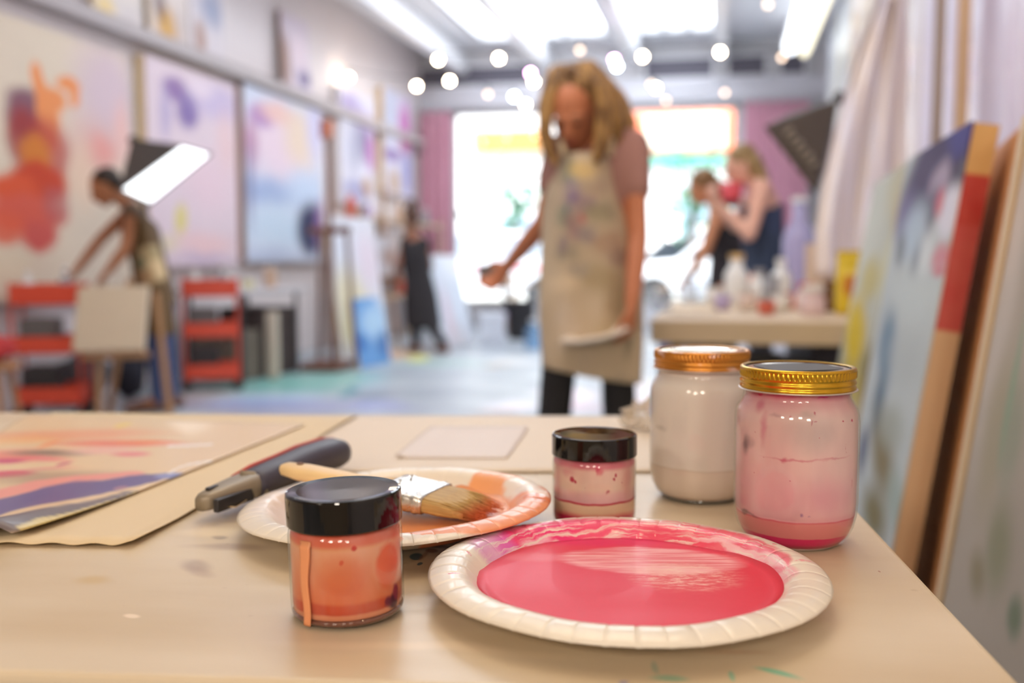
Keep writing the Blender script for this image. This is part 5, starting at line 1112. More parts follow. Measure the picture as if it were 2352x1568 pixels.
slab('painting', 'large leaning canvas with violet top and red taped edge, nearest the table corner', T0, T1, .17, T0.z, .040, S(206, 216, 220),
     [(2170, 350, 70, 90, S(70, 58, 100), .4, 1), (2210, 310, 30, 50, S(80, 76, 150), .5, .95), (2120, 430, 44, 80, S(90, 80, 115), .5, .95), (2190, 420, 24, 36, S(80, 70, 96), .5, .95), (2160, 420, 20, 40, S(190, 175, 200), .6, .9), (2080, 500, 16, 60, S(130, 125, 170), .6, .9), (2186, 480, 26, 56, S(238, 238, 255), .45, 1), (2140, 500, 10, 60, S(96, 94, 120), .6, .85), (2130, 580, 16, 50, S(232, 240, 246), .6, .9), (2105, 600, 8, 50, S(120, 130, 150), .6, .8), (2160, 470, 10, 30, S(225, 120, 140), .6, .8), (2165, 590, 20, 40, S(226, 150, 165), .5, .9), (2160, 625, 12, 14, S(220, 80, 110), .5, .8), (2100, 530, 24, 60, S(196, 216, 236), .7, .9), (2070, 580, 10, 40, S(130, 140, 155), .6, .8), (2100, 680, 60, 60, S(214, 226, 230), .8, 1), (2040, 800, 20, 80, S(90, 130, 165), .6, .8, .3), (2080, 830, 40, 60, S(196, 206, 210), .7, .8), (2020, 930, 14, 80, S(100, 125, 150), .6, .9, .3), (1985, 1040, 10, 60, S(86, 92, 130), .6, .9, .2), (2030, 1050, 34, 90, S(140, 125, 85), .7, .9, .2), (2050, 980, 30, 60, S(176, 184, 176), .7, .8), (2010, 1180, 30, 60, S(130, 118, 70), .7, .9), (2060, 1140, 20, 70, S(170, 190, 185), .7, .8)], t.m)
T0, T1 = at_d(2092, 368, 2.45), at_d(2010, 425, 3.25); T1.z = T0.z
slab('painting', 'leaning canvas with pale green top and yellow lower corner, behind the violet one', T0, T1, .20, T0.z, .04, S(202, 206, 196), [(2060, 440, 20, 60, S(206, 200, 170), .6, .8), (2070, 480, 10, 60, S(200, 175, 130), .6, .9), (2000, 560, 26, 80, S(210, 214, 205), .7, .8), (2040, 620, 20, 80, S(222, 222, 190), .7, .8), (2000, 640, 20, 50, S(206, 190, 110), .6, .8), (1965, 770, 26, 90, S(222, 190, 30), .5, 1, .1), (1990, 860, 20, 70, S(150, 140, 90), .6, .9), (1950, 880, 30, 60, S(200, 175, 60), .6, .9)], tan_e)
# brown hardboard behind, bare canvas nearer
bm_ = mat('hardboard', S(226, 160, 100), .55, var=.10, scale=6)
B0, B1 = at_d(2368, 268, 1.42), at_d(2262, 300, 2.05); B1.z = B0.z; dv = V((-.15, 0, 0)); b = NB()
Pq = [V((B1.x, B1.y, 0)) + dv, V((B0.x, B0.y, 0)) + dv, B0, B1]; hexa(b, Pq + [p + V((.02, 0, 0)) for p in Pq]); o = O('hardboard_panel', b, bm_); recentre(o); tag(o, 'brown hardboard panel leaning between the taped canvas and the wrapped canvas', 'board')
T1 = at_d(2362, 270, 1.30); T0 = at_d(2760, 120, .75); T0.z = T1.z = at_d(2338, 270, 1.30).z
bx = .15
s4 = slab('painting', 'leaning canvas with bare tan border and grey green face, cut by the right edge', T0, T1, bx, T0.z, .03, S(186, 176, 164),
     [(2300, 620, 24, 500, S(220, 190, 150), .3, 0), (2310, 700, 26, 300, S(214, 204, 196), .7, .8), (2290, 1000, 26, 200, S(176, 166, 140), .7, .8), (2330, 1000, 26, 120, S(160, 165, 145), .7, .8), (2300, 1250, 30, 120, S(150, 150, 120), .7, .8), (2330, 900, 8, 160, S(150, 175, 150), .7, .7), (2250, 1330, 20, 60, S(150, 140, 110), .7, .8), (2340, 1420, 20, 60, S(110, 130, 105), .7, .8), (2345, 480, 20, 160, S(226, 210, 200), .7, .8)], tan_e)
EL = (at_d(2338, 270, 1.30)); b = NB()
dE = V((-bx, 0, 0)); p_t = V((T1.x, T1.y, T1.z)); p_b = V((T1.x, T1.y, 0)) + dE; sd = V((T0.x - T1.x, T0.y - T1.y, 0)).normalized() * .035
hexa(b, [p_b + V((-.008, 0, 0)), p_b + sd + V((-.008, 0, 0)), p_t + sd + V((-.008, 0, 0)), p_t + V((-.008, 0, 0)), p_b + V((.03, 0, 0)), p_b + sd + V((.03, 0, 0)), p_t + sd + V((.03, 0, 0)), p_t + V((.03, 0, 0))])
O('edge_batten', b, mat('batten_tan', S(226, 198, 158), .6), s4[0])['label'] = 'pale wooden edge batten'

# slanting drape of plastic in front of the right softbox
DR = [(-20, 2020), (110, 1972), (228, 1936), (330, 1910), (440, 1886), (540, 1872), (636, 1874)]
def drape(u, v):
    k = v * (len(DR) - 1); i = min(int(k), len(DR) - 2); f_ = k - i
    y = DR[i][0] * (1 - f_) + DR[i + 1][0] * f_; x = DR[i][1] * (1 - f_) + DR[i + 1][1] * f_
    return at_d(x + (2085 - x) * u, y, 4.08 + .03 * math.sin(u * 15 + v * 2.5) + .012 * math.sin(u * 33) + .18 * u)
b = NB(); grid(b, drape, 50, 30); thick(b, .004)
t = NT('drape_plastic'); n = t.noise(t.mapping(t.objco(), sc=(5, 5, .5)), 2.0, 3); t.bsdf(t.mixc(t.ramp(n.outputs['Fac'], .35, .65), S(238, 224, 214), S(242, 238, 248)), .35, coat=.3)
o = O('hanging_plastic_drape', b, t.m, smooth=True); recentre(o); tag(o, 'slanting drape of beige white plastic overlapping the right softbox', 'plastic sheet')

# ------------------------------------------------------------------ plastic sheeting and posts along the right wall
def sheeting(name, label, X, y0, y1, z0, z1, m, amp, seed, nu=120):
    b = NB(); rs_ = random.Random(seed); ph_ = [rs_.uniform(0, 6) for _ in range(4)]
    def g(u, v):
        y = y0 + (y1 - y0) * u; s = y * 5.0
        x = X + amp * (math.sin(s * 1.3 + ph_[0] + v * 1.2) + .6 * math.sin(s * 3.1 + ph_[1] - v * 2) + .35 * math.sin(s * 6.3 + ph_[2] + 3 * v)) * (.5 + .5 * v)
        return V((x, y, z1 + (z0 - z1) * v))
    grid(b, g, nu, 24); thick(b, .003); o = O(name, b, m, smooth=True); recentre(o); tag(o, label, 'plastic sheet'); return o
def sheet_mat(name, c1, c2, fr=.6):
    t = NT(name); co = t.objco(); n = t.noise(t.mapping(co, sc=(1, 3.0, .25)), 2.2, 3); c = t.mixc(t.ramp(n.outputs['Fac'], .35, .65), c1, c2)
    b = t.bsdf(c, .3, coat=.3, spec=.4); return t.m
sheeting('plastic_sheet', 'near curtain of translucent white plastic sheeting on the right wall', 1.16, 3.4, 6.3, .05, 3.7, sheet_mat('sheet_near', S(226, 212, 230), S(242, 234, 248)), .035, 3)
sheeting('plastic_sheet', 'farther beige tinted plastic sheeting behind the right softbox', 1.18, 6.45, 10.4, .05, 3.6, sheet_mat('sheet_mid', S(222, 200, 180), S(236, 224, 226)), .035, 8)
sheeting('plastic_sheet', 'farthest cool white plastic sheeting beside the pink curtain at right', 1.22, 10.55, 13.3, .05, 3.7, sheet_mat('sheet_far', S(206, 210, 226), S(226, 226, 216)), .03, 5)
for x0, x1, m, lab in ((2192, 2218, mat('post_tan', S(206, 168, 128), .6), 'tan wooden post in front of the near plastic sheeting'), (2142, 2160, mat('post_grey', S(168, 146, 128), .6), 'grey brown wooden post just left of the tan post')):
    p = at_x((x0 + x1) / 2, 300, 1.02); b = NB(); w_ = (x1 - x0) / FPX * depth(p); box(b, (p.x, p.y, ZC / 2), (.05, w_, ZC - .01)); o = O('wooden_post', b, m); recentre(o); tag(o, lab, 'post')
p = at_x(1918, 500, .72); b = NB(); box(b, (p.x, p.y, .75), (.03, .03, 1.5)); o = O('wooden_post', b, mat('post_rust', S(176, 112, 84), .6)); recentre(o); tag(o, 'short rust brown upright between the softbox and the yellow pouch', 'post')
# ================================================================== PEOPLE
def basis(f, u=V((0, 0, 1))):
    f = f.normalized(); x = f.cross(u).normalized(); z = x.cross(f); return Matrix((x, f, z)).transposed()   # columns: right-ish, forward, up
def hand(bm, wr, d, side, palm, curl=.35, s=1.0):
    """palm plus four unequal bent fingers and a thumb from the side of the palm"""
    d = d.normalized(); side = (side - d * side.dot(d)).normalized(); pn = (palm - d * palm.dot(d) - side * palm.dot(side)).normalized()
    k0 = wr + d * .085 * s
    hull(bm, (wr, .022 * s), (k0 + side * .026 * s, .0125 * s), (k0 - side * .028 * s, .0125 * s), (wr + d * .03 * s + side * .02 * s, .016 * s))
    for off, L in ((.030, .072), (.010, .082), (-.010, .077), (-.029, .060)):
        p = k0 + side * off * s; q0 = d
        pts = [p]; a = 0
        for seg, fr in enumerate((.45, .32, .23)):
            a += curl * (1.0 + .2 * seg) * (1.1 - off * 4); dd_ = (q0 * math.cos(a) + pn * math.sin(a)).normalized(); pts.append(pts[-1] + dd_ * L * fr * s)
        chain(bm, pts, [.0095 * s, .0090 * s, .0082 * s, .0070 * s])
    t0 = wr + d * .028 * s + side * .024 * s; t1 = t0 + (d * .6 + side * .7 + pn * .25).normalized() * .042 * s; t2 = t1 + (d * .85 + side * .25 + pn * .35).normalized() * .034 * s
    chain(bm, [t0, t1, t2], [.0135 * s, .0105 * s, .0085 * s])
def head_parts(bm, c, B, s=1.0):
    T = lambda x, y, z: c + B @ V((x * s, y * s, z * s))
    sphere(bm, T(0, -.012, .025), (.074 * s, .094 * s, .092 * s), 20, 14, B)
    hull(bm, (T(0, .03, .0), (.062 * s, .055 * s, .06 * s), B), (T(0, .062, -.088), (.022 * s, .016 * s, .016 * s), B), (T(.042, .01, -.055), .022 * s), (T(-.042, .01, -.055), .022 * s))
    hull(bm, (T(0, .088, .018), .008 * s), (T(0, .108, -.022), .010 * s), (T(.012, .094, -.026), .007 * s), (T(-.012, .094, -.026), .007 * s))
    for q in (-1, 1):
        hull(bm, (T(q * .014, .088, .030), .008 * s), (T(q * .046, .072, .030), .009 * s))
        hull(bm, (T(q * .076, -.006, .020), (.008 * s, .012 * s, .018 * s), B), (T(q * .074, -.002, -.014), (.006 * s, .008 * s, .010 * s), B))
        sphere(bm, T(q * .030, .077, .012), .013 * s, 10, 8)
    hull(bm, (T(.018, .084, -.050), .006 * s), (T(-.018, .084, -.050), .006 * s), (T(0, .092, -.047), .007 * s)); hull(bm, (T(.013, .084, -.060), .006 * s), (T(-.013, .084, -.060), .006 * s), (T(0, .090, -.061), .007 * s))
def skin_mat(name, col, c, B, s=1.0):
    t = NT(name); co = t.objco(); w = co; n = t.noise(co, 14, 3)
    k = t.mixc(n.outputs['Fac'], tuple(x * .92 for x in col[:3]) + (1,), tuple(min(1, x * 1.06) for x in col[:3]) + (1,))
    T = lambda x, y, z: tuple(c + B @ V((x * s, y * s, z * s)))
    for q in (-1, 1):
        k = t.mixc(t.ellipse(w, T(q * .030, .089, .012), (.014 * s, .014 * s, .006 * s), .3), k, S(70, 50, 44))
        k = t.mixc(t.ellipse(w, T(q * .032, .084, .036), (.020 * s, .02 * s, .005 * s), .5, (0, 0, 0), .8), k, S(120, 84, 60))
    k = t.mixc(t.ellipse(w, T(0, .092, -.054), (.022 * s, .02 * s, .010 * s), .5, (0, 0, 0), .8), k, S(176, 84, 78))
    t.bsdf(k, .5, spec=.35); return t.m
def person(label, J, face, skin, fwd, voxel=.009, s=1.0, hands=True, wide=1.0, group=None, side_hint=None):
    """one continuous body; J holds joint positions in the world"""
    B = basis(face[0], face[1]); hb = basis(fwd); bm = NB(); R = hb.col[0].copy(); sh = s
    pel, wai, che = J['pelvis'], J['waist'], J['chest']
    e = lambda c, r: (c, tuple(x * sh for x in r), hb)
    hull(bm, e(J['hipL'], (.085, .10, .10)), e(J['hipR'], (.085, .10, .10)), e(pel, (.15 * wide, .105, .09)))
    hull(bm, e(pel, (.15 * wide, .10, .07)), e(wai, (.122 * wide, .088, .06))); hull(bm, e(wai, (.122 * wide, .088, .06)), e(che, (.142 * wide, .10, .10)))
    hull(bm, e(che, (.14 * wide, .10, .08)), (J['shL'], .05 * sh), (J['shR'], .05 * sh), (J['neck'], .05 * sh))
    hull(bm, (J['neck'], .052 * sh), (J['head'] + B @ V((0, -.02, -.05)) * sh, .046 * sh))
    head_parts(bm, J['head'], B, sh)
    for q in 'LR':
        S_, E_, W_ = J['sh' + q], J['el' + q], J['wr' + q]
        chain(bm, [S_, S_.lerp(E_, .5), E_, E_.lerp(W_, .35), W_], [x * sh for x in (.047, .042, .036, .036, .025)])
        if hands:
            d = J.get('hd' + q, W_ - E_); sd = J.get('hs' + q, -R if q == 'L' else R); pn = J.get('hp' + q, fwd)
            hand(bm, W_, d, sd, pn, J.get('curl', .35), sh)
        H_, K_, A_ = J['hip' + q], J['kn' + q], J['an' + q]
        chain(bm, [H_, H_.lerp(K_, .5), K_, K_.lerp(A_, .3), A_], [x * sh for x in (.088, .074, .054, .053, .036)])
        fo = J.get('ft' + q, fwd); fo = V((fo.x, fo.y, 0)).normalized(); g = V((A_.x, A_.y, .03))
        hull(bm, (A_, .036 * sh), (g - fo * .045 * sh, .028 * sh), (g + fo * .07 * sh, .030 * sh), (V((A_.x, A_.y, .02)) + fo * .165 * sh, (.036 * sh, .03 * sh, .019 * sh)))
    bm = fuse(bm, 'person', voxel, 5)
    base = V((pel.x, pel.y, 0)); bmesh.ops.transform(bm, matrix=Matrix.Translation(-base), verts=bm.verts)
    m = skin_mat('skin_' + label[:18], skin, J['head'] - base, B, sh)
    o = O('person', bm, m, smooth=True, world=False); o.location = base; MTX[o.name] = Matrix.Translation(base); tag(o, label, 'person', group); return o, B, hb
def piece(par, name, bm, m, voxel=None, smooth=5, lab=None):
    if voxel: bm = fuse(bm, name, voxel, smooth)
    o = O(name, bm, m, par, smooth=True)
    if lab: o['label'] = lab
    return o
def wrap_rows(rows, dfun, nu=24, nv=30, t=.006):
    """cloth panel hung in front of a body: rows of (y, xleft, xright) image positions, dfun(u, v) = distance along the view"""
    bm = NB()
    def g(u, v):
        k = v * (len(rows) - 1); i = min(int(k), len(rows) - 2); f = k - i; f = f * f * (3 - 2 * f) if False else f
        y = rows[i][0] * (1 - f) + rows[i + 1][0] * f; a = rows[i][1] * (1 - f) + rows[i + 1][1] * f; b = rows[i][2] * (1 - f) + rows[i + 1][2] * f
        sag = rows[i][3] if len(rows[i]) > 3 else 0
        return at_d(a + (b - a) * u, y, dfun(u, v))
    grid(bm, g, nu, nv); thick(bm, t); return bm
def hair_mat(name, c1, c2, ax=(6, 6, 1.2)):
    t = NT(name); n = t.noise(t.mapping(t.objco(), sc=ax), 9, 4); t.bsdf(t.mixc(t.ramp(n.outputs['Fac'], .3, .7), c1, c2), .45, spec=.3, bump=n.outputs['Fac'], bumpd=.01); return t.m

# ---------------------------------------------------------------- blonde woman in the spattered apron
D = 3.33
P = lambda x, y, dd=0.0: at_d(x, y, D + dd)
fw = (-FH - RT * .12).normalized()
J = dict(head=P(1316, 262, -.06), neck=P(1358, 330, .03), chest=P(1360, 420, .02), waist=P(1362, 545, .02), pelvis=P(1362, 655, .03), shL=P(1452, 338, .02), shR=P(1290, 348, .06), elL=P(1466, 548, -.07), wrL=P(1452, 692, -.17), elR=P(1248, 512, .12), wrR=P(1170, 606, .26),
         hipL=P(1408, 680, .03), hipR=P(1312, 680, .03), knL=P(1420, 858, -.01), knR=P(1282, 858, -.01), curl=.5)
J['anL'] = J['knL'] + V((0.01, .06, 0)); J['anL'].z = .09; J['anR'] = J['knR'] + V((-.05, .06, 0)); J['anR'].z = .09
J['hdL'] = V((-.02, -.02, -1)); J['hsL'] = -RT * .4 - FH; J['hpL'] = -RT; J['hdR'] = (J['wrR'] - J['elR']) + V((-.02, 0, -.03)); J['hsR'] = V((0, 0, 1)) + RT * .2; J['hpR'] = -V((0, 0, 1)) - FH * .3
fdir = (-FH * .8 - RT * .22 - V((0, 0, .62))).normalized()
SK = S(200, 126, 90)
w, B, hb = person('blonde woman in a paint spattered cream apron, standing beyond the work table', J, (fdir, V((0, 0, 1))), SK, fw, .008)
# t-shirt
b = NB(); e_ = lambda c, r: (c, r, hb)
hull(b, e_(P(1362, 640, .03), (.150, .115, .04)), e_(J['waist'], (.128, .10, .06))); hull(b, e_(J['waist'], (.128, .10, .06)), e_(J['chest'], (.145, .112, .10)))
hull(b, e_(J['chest'], (.142, .112, .08)), (J['shL'], .064), (J['shR'], .064), (J['neck'] + V((0, 0, -.03)), .06))
for q, f_ in (('L', .46), ('R', .46)): chain(b, [J['sh' + q], J['sh' + q].lerp(J['el' + q], f_ * .6), J['sh' + q].lerp(J['el' + q], f_)], [.064, .062, .058])
piece(w, 'tshirt', b, mat('mauve_cotton', S(168, 122, 112), .85, var=.08), .009, 6)
# leggings
b = NB()
for q in 'LR': chain(b, [J['hip' + q], J['hip' + q].lerp(J['kn' + q], .5), J['kn' + q], J['kn' + q].lerp(J['an' + q], .3), J['an' + q] + V((0, 0, .03))], [.096, .082, .061, .060, .043])
hull(b, e_(J['pelvis'], (.16, .115, .09)), (J['hipL'], .094), (J['hipR'], .094)); piece(w, 'leggings', b, mat('black_leggings', S(34, 30, 31), .7), .009, 5)
# shoes
for q in 'LR':
    A_ = J['an' + q]; g = V((A_.x, A_.y, .04)); b = NB(); hull(b, (g - fw * .05, .038), (g + fw * .07, .040), (V((A_.x, A_.y, .03)) + fw * .17, (.044, .04, .028))); piece(w, 'shoe', b, mat('dark_shoe', S(50, 46, 48), .6), .008, 3)
# apron
rows = [(352, 1290, 1406), (372, 1282, 1414), (410, 1270, 1424), (450, 1254, 1436), (490, 1248, 1450), (540, 1246, 1462), (600, 1244, 1470), (660, 1241, 1474), (720, 1241, 1476), (780, 1243, 1477), (830, 1246, 1474), (866, 1250, 1472)]
def dap(u, v): return D - .135 - .012 * math.sin(v * 8) + (.17 - .11 * min(1, max(0, v - .35) * 3)) * (abs(u - .5) * 2) ** 2.6 + .010 * math.sin(u * 14 + v * 3) * v
b = NB()
def gap(u, v):
    k = v * (len(rows) - 1); i = min(int(k), len(rows) - 2); f_ = k - i
    y = rows[i][0] * (1 - f_) + rows[i + 1][0] * f_; x0 = rows[i][1] * (1 - f_) + rows[i + 1][1] * f_; x1 = rows[i][2] * (1 - f_) + rows[i + 1][2] * f_
    y += (22 * max(0, u - .25) - 24 * (1 - u) ** 3 * 1.0) * max(0, v - .8) / .2 if v > .8 else 0
    return at_d(x0 + (x1 - x0) * u, y, dap(u, v))
grid(b, gap, 30, 40); thick(b, .006)
ab = []
wl = w.location
def apx(x, y, rx, ry, col, soft=.6, al=.7, ang=0.0):
    p = at_d(x, y, D - .12) - wl; ab.append((tuple(p), (rx / FPX * D, .5, ry / FPX * D), col, soft, al))
for q in [(1310, 400, 22, 30, S(150, 160, 130)), (1340, 390, 30, 16, S(226, 190, 120)), (1315, 445, 24, 34, S(150, 130, 150)), (1350, 470, 20, 20, S(160, 130, 145)), (1300, 500, 26, 26, S(130, 140, 120)), (1320, 520, 20, 34, S(165, 120, 125)), (1372, 430, 24, 20, S(176, 150, 130)), (1380, 490, 30, 24, S(150, 140, 112)), (1350, 540, 24, 20, S(150, 136, 140)), (1395, 560, 30, 26, S(176, 140, 116)), (1300, 580, 26, 22, S(150, 138, 120)), (1420, 590, 20, 20, S(150, 120, 110)), (1300, 650, 40, 16, S(224, 200, 168)), (1380, 640, 40, 30, S(168, 146, 108)), (1420, 690, 26, 40, S(164, 140, 104)), (1330, 620, 22, 16, S(170, 156, 140)), (1440, 790, 8, 30, S(130, 120, 96)), (1290, 560, 10, 18, S(140, 120, 130)), (1400, 760, 30, 30, S(186, 164, 130)), (1300, 740, 24, 50, S(208, 190, 170)), (1320, 455, 8, 8, S(110, 80, 150)), (1345, 500, 6, 10, S(200, 90, 110)), (1310, 480, 6, 7, S(80, 130, 140))]: apx(*q)
t = NT('spattered_apron'); co = t.objco(); wv = t.warp(co, .03, 14, 4); n = t.noise(co, 6, 3); c = t.mixc(n.outputs['Fac'], S(192, 168, 138), S(210, 190, 162))
for p, r, col, so, al in ab: c = t.mixc(t.ellipse(wv, p, r, so, (0, 0, 0), al), c, col)
n2 = t.noise(co, 48, 2); c = t.mixc(t.ramp(n2.outputs['Fac'], .68, .74, 0, .6), c, S(130, 110, 120)); t.bsdf(c, .8)
piece(w, 'apron', b, t.m)
for x0, x1 in ((1294, 1288), (1402, 1404)):
    b = NB(); tube(b, [at_d(x0, 354, D - .128), at_d(x1, 322, D - .06), at_d((x1 + 1356) / 2, 312, D + .06)], .010, 8); piece(w, 'apron_strap', b, mat('apron_strap', S(214, 190, 154), .8))
# hair: parted in the middle, long, hanging forward
hairm = hair_mat('blonde_hair', S(92, 60, 32), S(190, 145, 86))  # darker strand tone also puts shading into the hair colour
H = J['head']; T = lambda x, y, z: H + B @ V((x, y, z)); b = NB()
hull(b, (T(0, -.040, .052), (.086, .088, .080), B), (T(0, -.060, .0), (.086, .075, .08), B))
for (x, y, dd, r) in ():
    pass
chain(b, [P(1296, 166, -.10), P(1266, 215, -.12), P(1254, 280, -.13), P(1260, 335, -.12), P(1276, 375, -.13)], [.030, .022, .019, .020, .014])
chain(b, [P(1286, 180, -.02), P(1254, 240, -.03), P(1252, 310, -.04), P(1262, 350, -.05)], [.05, .03, .026, .024])
chain(b, [P(1344, 160, -.09), P(1380, 205, -.13), P(1386, 265, -.14), P(1384, 320, -.14), P(1372, 362, -.15)], [.034, .028, .030, .030, .020])
chain(b, [P(1350, 170, -.03), P(1398, 220, -.04), P(1412, 275, -.04), P(1408, 325, -.03)], [.05, .040, .04, .03])
chain(b, [P(1350, 180, .05), P(1410, 240, .07), P(1436, 285, .07), P(1432, 330, .06)], [.06, .055, .042, .03])
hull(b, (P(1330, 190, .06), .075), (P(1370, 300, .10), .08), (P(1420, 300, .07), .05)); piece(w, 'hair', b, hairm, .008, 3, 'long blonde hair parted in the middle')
b = NB(); r_ = P(1312, 160, -.115); tube(b, [P(1308, 148, -.10), P(1309, 165, -.140), P(1310, 182, -.145)], [.010, .016, .008], 8); piece(w, 'hair_parting', b, mat('dark_roots', S(110, 78, 48), .6))
b = NB(); sphere(b, P(1275, 272, -.185), .007, 12, 8); piece(w, 'earring', b, mat('silver', S(240, 236, 236), .15, 1.0))
# paper plate held at her side
pc_ = P(1368, 777, -.19); e = E('paper_plate', 'white paper plate held edge-on at her side by the blonde woman', 'paper plate', mtx=Matrix.Translation(pc_) @ YROT @ Matrix.Rotation(math.radians(-11), 4, 'Y') @ Matrix.Rotation(math.radians(3), 4, 'X'), group='white paper plates used as paint palettes')
b = NB(); lathe(b, PLATE, 72); O('dish', b, mat('held_plate', S(240, 226, 208), .5), e, smooth=True, world=False)

# ---------------------------------------------------------------- person in the brown apron, bending over the board
D = 6.3; P = lambda x, y, dd=0.0: at_d(x, y, D + dd)
fw = (-RT * .85 - FH * .35).normalized()
J = dict(head=P(244, 432, -.05), neck=P(296, 470), chest=P(322, 530), waist=P(345, 610), pelvis=P(364, 700), shL=P(306, 492, -.16), shR=P(298, 486, .16), elL=P(288, 572, -.24), wrL=P(248, 622, -.28), elR=P(232, 548, .14), wrR=P(172, 626, .02),
         hipL=P(366, 715, -.09), hipR=P(366, 715, .09), knL=P(362, 825, -.10), knR=P(384, 825, .10), curl=.4)
J['anL'] = P(368, 905, -.06); J['anL'].z = .09; J['anR'] = P(392, 905, .12); J['anR'].z = .09
J['hpL'] = J['hpR'] = -V((0, 0, 1)); J['hsL'] = FH + V((0, 0, .2)); J['hsR'] = -FH
pb_, B, hb = person('person in a brown apron bending over the blank beige board at left', J, ((-RT * .8 - FH * .35 - V((0, 0, .55))).normalized(), V((0, 0, 1))), S(176, 116, 80), fw, .010)
b = NB(); H = J['head']; T = lambda x, y, z: H + B @ V((x, y, z)); hull(b, (T(0, -.03, .05), (.085, .09, .075), B), (T(0, -.06, .0), (.08, .06, .06), B))
piece(pb_, 'hair', b, hair_mat('dark_hair', S(34, 24, 18), S(60, 44, 34)), .008, 3, 'short dark hair')
b = NB(); e_ = lambda c, r: (c, r, hb)
hull(b, e_(J['pelvis'], (.17, .125, .05)), e_(J['waist'], (.14, .11, .06))); hull(b, e_(J['waist'], (.14, .11, .06)), e_(J['chest'], (.155, .12, .09))); hull(b, e_(J['chest'], (.15, .115, .07)), (J['shL'], .056), (J['shR'], .056), (J['neck'], .045))
piece(pb_, 'vest', b, mat('brown_vest', S(104, 82, 64), .85), .010, 5)
b = NB()
for q in 'LR': chain(b, [J['hip' + q], J['kn' + q], J['an' + q]], [.098, .068, .056])
hull(b, e_(J['pelvis'], (.165, .12, .08)), (J['hipL'], .094), (J['hipR'], .094)); piece(pb_, 'jeans', b, mat('blue_jeans', S(70, 84, 122), .85, var=.2), .010, 4)
# apron wraps her front and near side
rows = [(500, 292, 342), (540, 294, 356), (580, 298, 368), (640, 306, 384), (700, 318, 396), (750, 326, 402), (768, 328, 404)]
ap_ = wrap_rows(rows, lambda u, v: D - .20 + .10 * (abs(u - .55) * 2) ** 2 - .02 * v + .006 * math.sin(u * 16))
t = NT('brown_apron'); co = t.objco(); wv = t.warp(co, .02, 14, 3); wl = pb_.location; n = t.noise(co, 8, 3); c = t.mixc(n.outputs['Fac'], S(92, 70, 42), S(112, 86, 52))
for (x, y, rx, ry, col, so) in ((344, 610, 34, 42, S(214, 186, 142), .25), (318, 606, 20, 18, S(112, 112, 84), .4), (350, 580, 26, 14, S(170, 150, 110), .5), (330, 636, 24, 16, S(160, 126, 90), .5)):
    p = at_d(x, y, D - .2) - wl; c = t.mixc(t.ellipse(wv, tuple(p), (rx / FPX * D, .6, ry / FPX * D), so), c, col)
t.bsdf(c, .85); piece(pb_, 'apron', ap_, t.m, lab='brown apron with pale printed patch')
for q in 'LR':
    A_ = J['an' + q]; g = V((A_.x, A_.y, .04)); b = NB(); hull(b, (g - fw * .05, .04), (g + fw * .07, .04), (V((A_.x, A_.y, .03)) + fw * .18, (.045, .045, .028))); piece(pb_, 'shoe', b, mat('brown_shoe', S(120, 84, 66), .6), .009, 3)

# ---------------------------------------------------------------- person in black, stepping toward the easel
D = 10.25; P = lambda x, y, dd=0.0: at_d(x, y, D + dd)
fw = (FH * .8 - RT * .45).normalized()
J = dict(head=P(944, 498), neck=P(948, 538, .02), chest=P(952, 580), waist=P(960, 630), pelvis=P(966, 682), shL=P(930, 556), shR=P(976, 558), elL=P(916, 606, -.06), wrL=P(906, 640, .12), elR=P(988, 612, .12), wrR=P(972, 640, .30),
         hipL=P(952, 690), hipR=P(980, 690), knL=P(954, 745), knR=P(992, 750, -.06), curl=.4)
J['anL'] = P(956, 795, .05); J['anL'].z = .09; J['anR'] = P(1020, 800, -.12); J['anR'].z = .09
pk_, B, hb = person('person in a long black apron seen from behind, stepping past the blue canvas', J, ((FH * .9 - RT * .4 - V((0, 0, .25))).normalized(), V((0, 0, 1))), S(150, 96, 72), fw, .012, .97)
b = NB(); H = J['head']; T = lambda x, y, z: H + B @ V((x, y, z)); hull(b, (T(0, -.03, .05), (.085, .09, .075), B), (T(0, -.06, -.03), (.075, .06, .06), B)); sphere(b, T(0, -.06, .135), .05, 12, 8)
piece(pk_, 'hair', b, hair_mat('brown_hair', S(70, 46, 36), S(104, 72, 56)), .009, 3, 'brown hair in a top knot')
b = NB(); e_ = lambda c, r: (c, r, hb); hem = P(972, 748)
hull(b, e_(hem, (.20, .17, .03)), e_(J['pelvis'], (.185, .14, .07))); hull(b, e_(J['pelvis'], (.185, .14, .07)), e_(J['waist'], (.15, .115, .06))); hull(b, e_(J['waist'], (.15, .115, .06)), e_(J['chest'], (.16, .12, .08))); hull(b, e_(J['chest'], (.15, .115, .06)), (J['shL'], .054), (J['shR'], .054), (J['neck'] + V((0, 0, -.02)), .045))
piece(pk_, 'apron', b, mat('black_apron', S(40, 35, 38), .85), .011, 5)
b = NB()
for q in 'LR': chain(b, [J['hip' + q], J['kn' + q], J['an' + q]], [.085, .062, .045])
piece(pk_, 'trousers', b, mat('black_trousers', S(46, 42, 46), .85), .011, 4)
for q in 'LR':
    A_ = J['an' + q]; g = V((A_.x, A_.y, .04)); b = NB(); hull(b, (g - fw * .05, .038), (V((A_.x, A_.y, .03)) + fw * .16, (.042, .042, .028))); piece(pk_, 'shoe', b, mat('brown_shoe', S(120, 84, 66), .6), .009, 3)

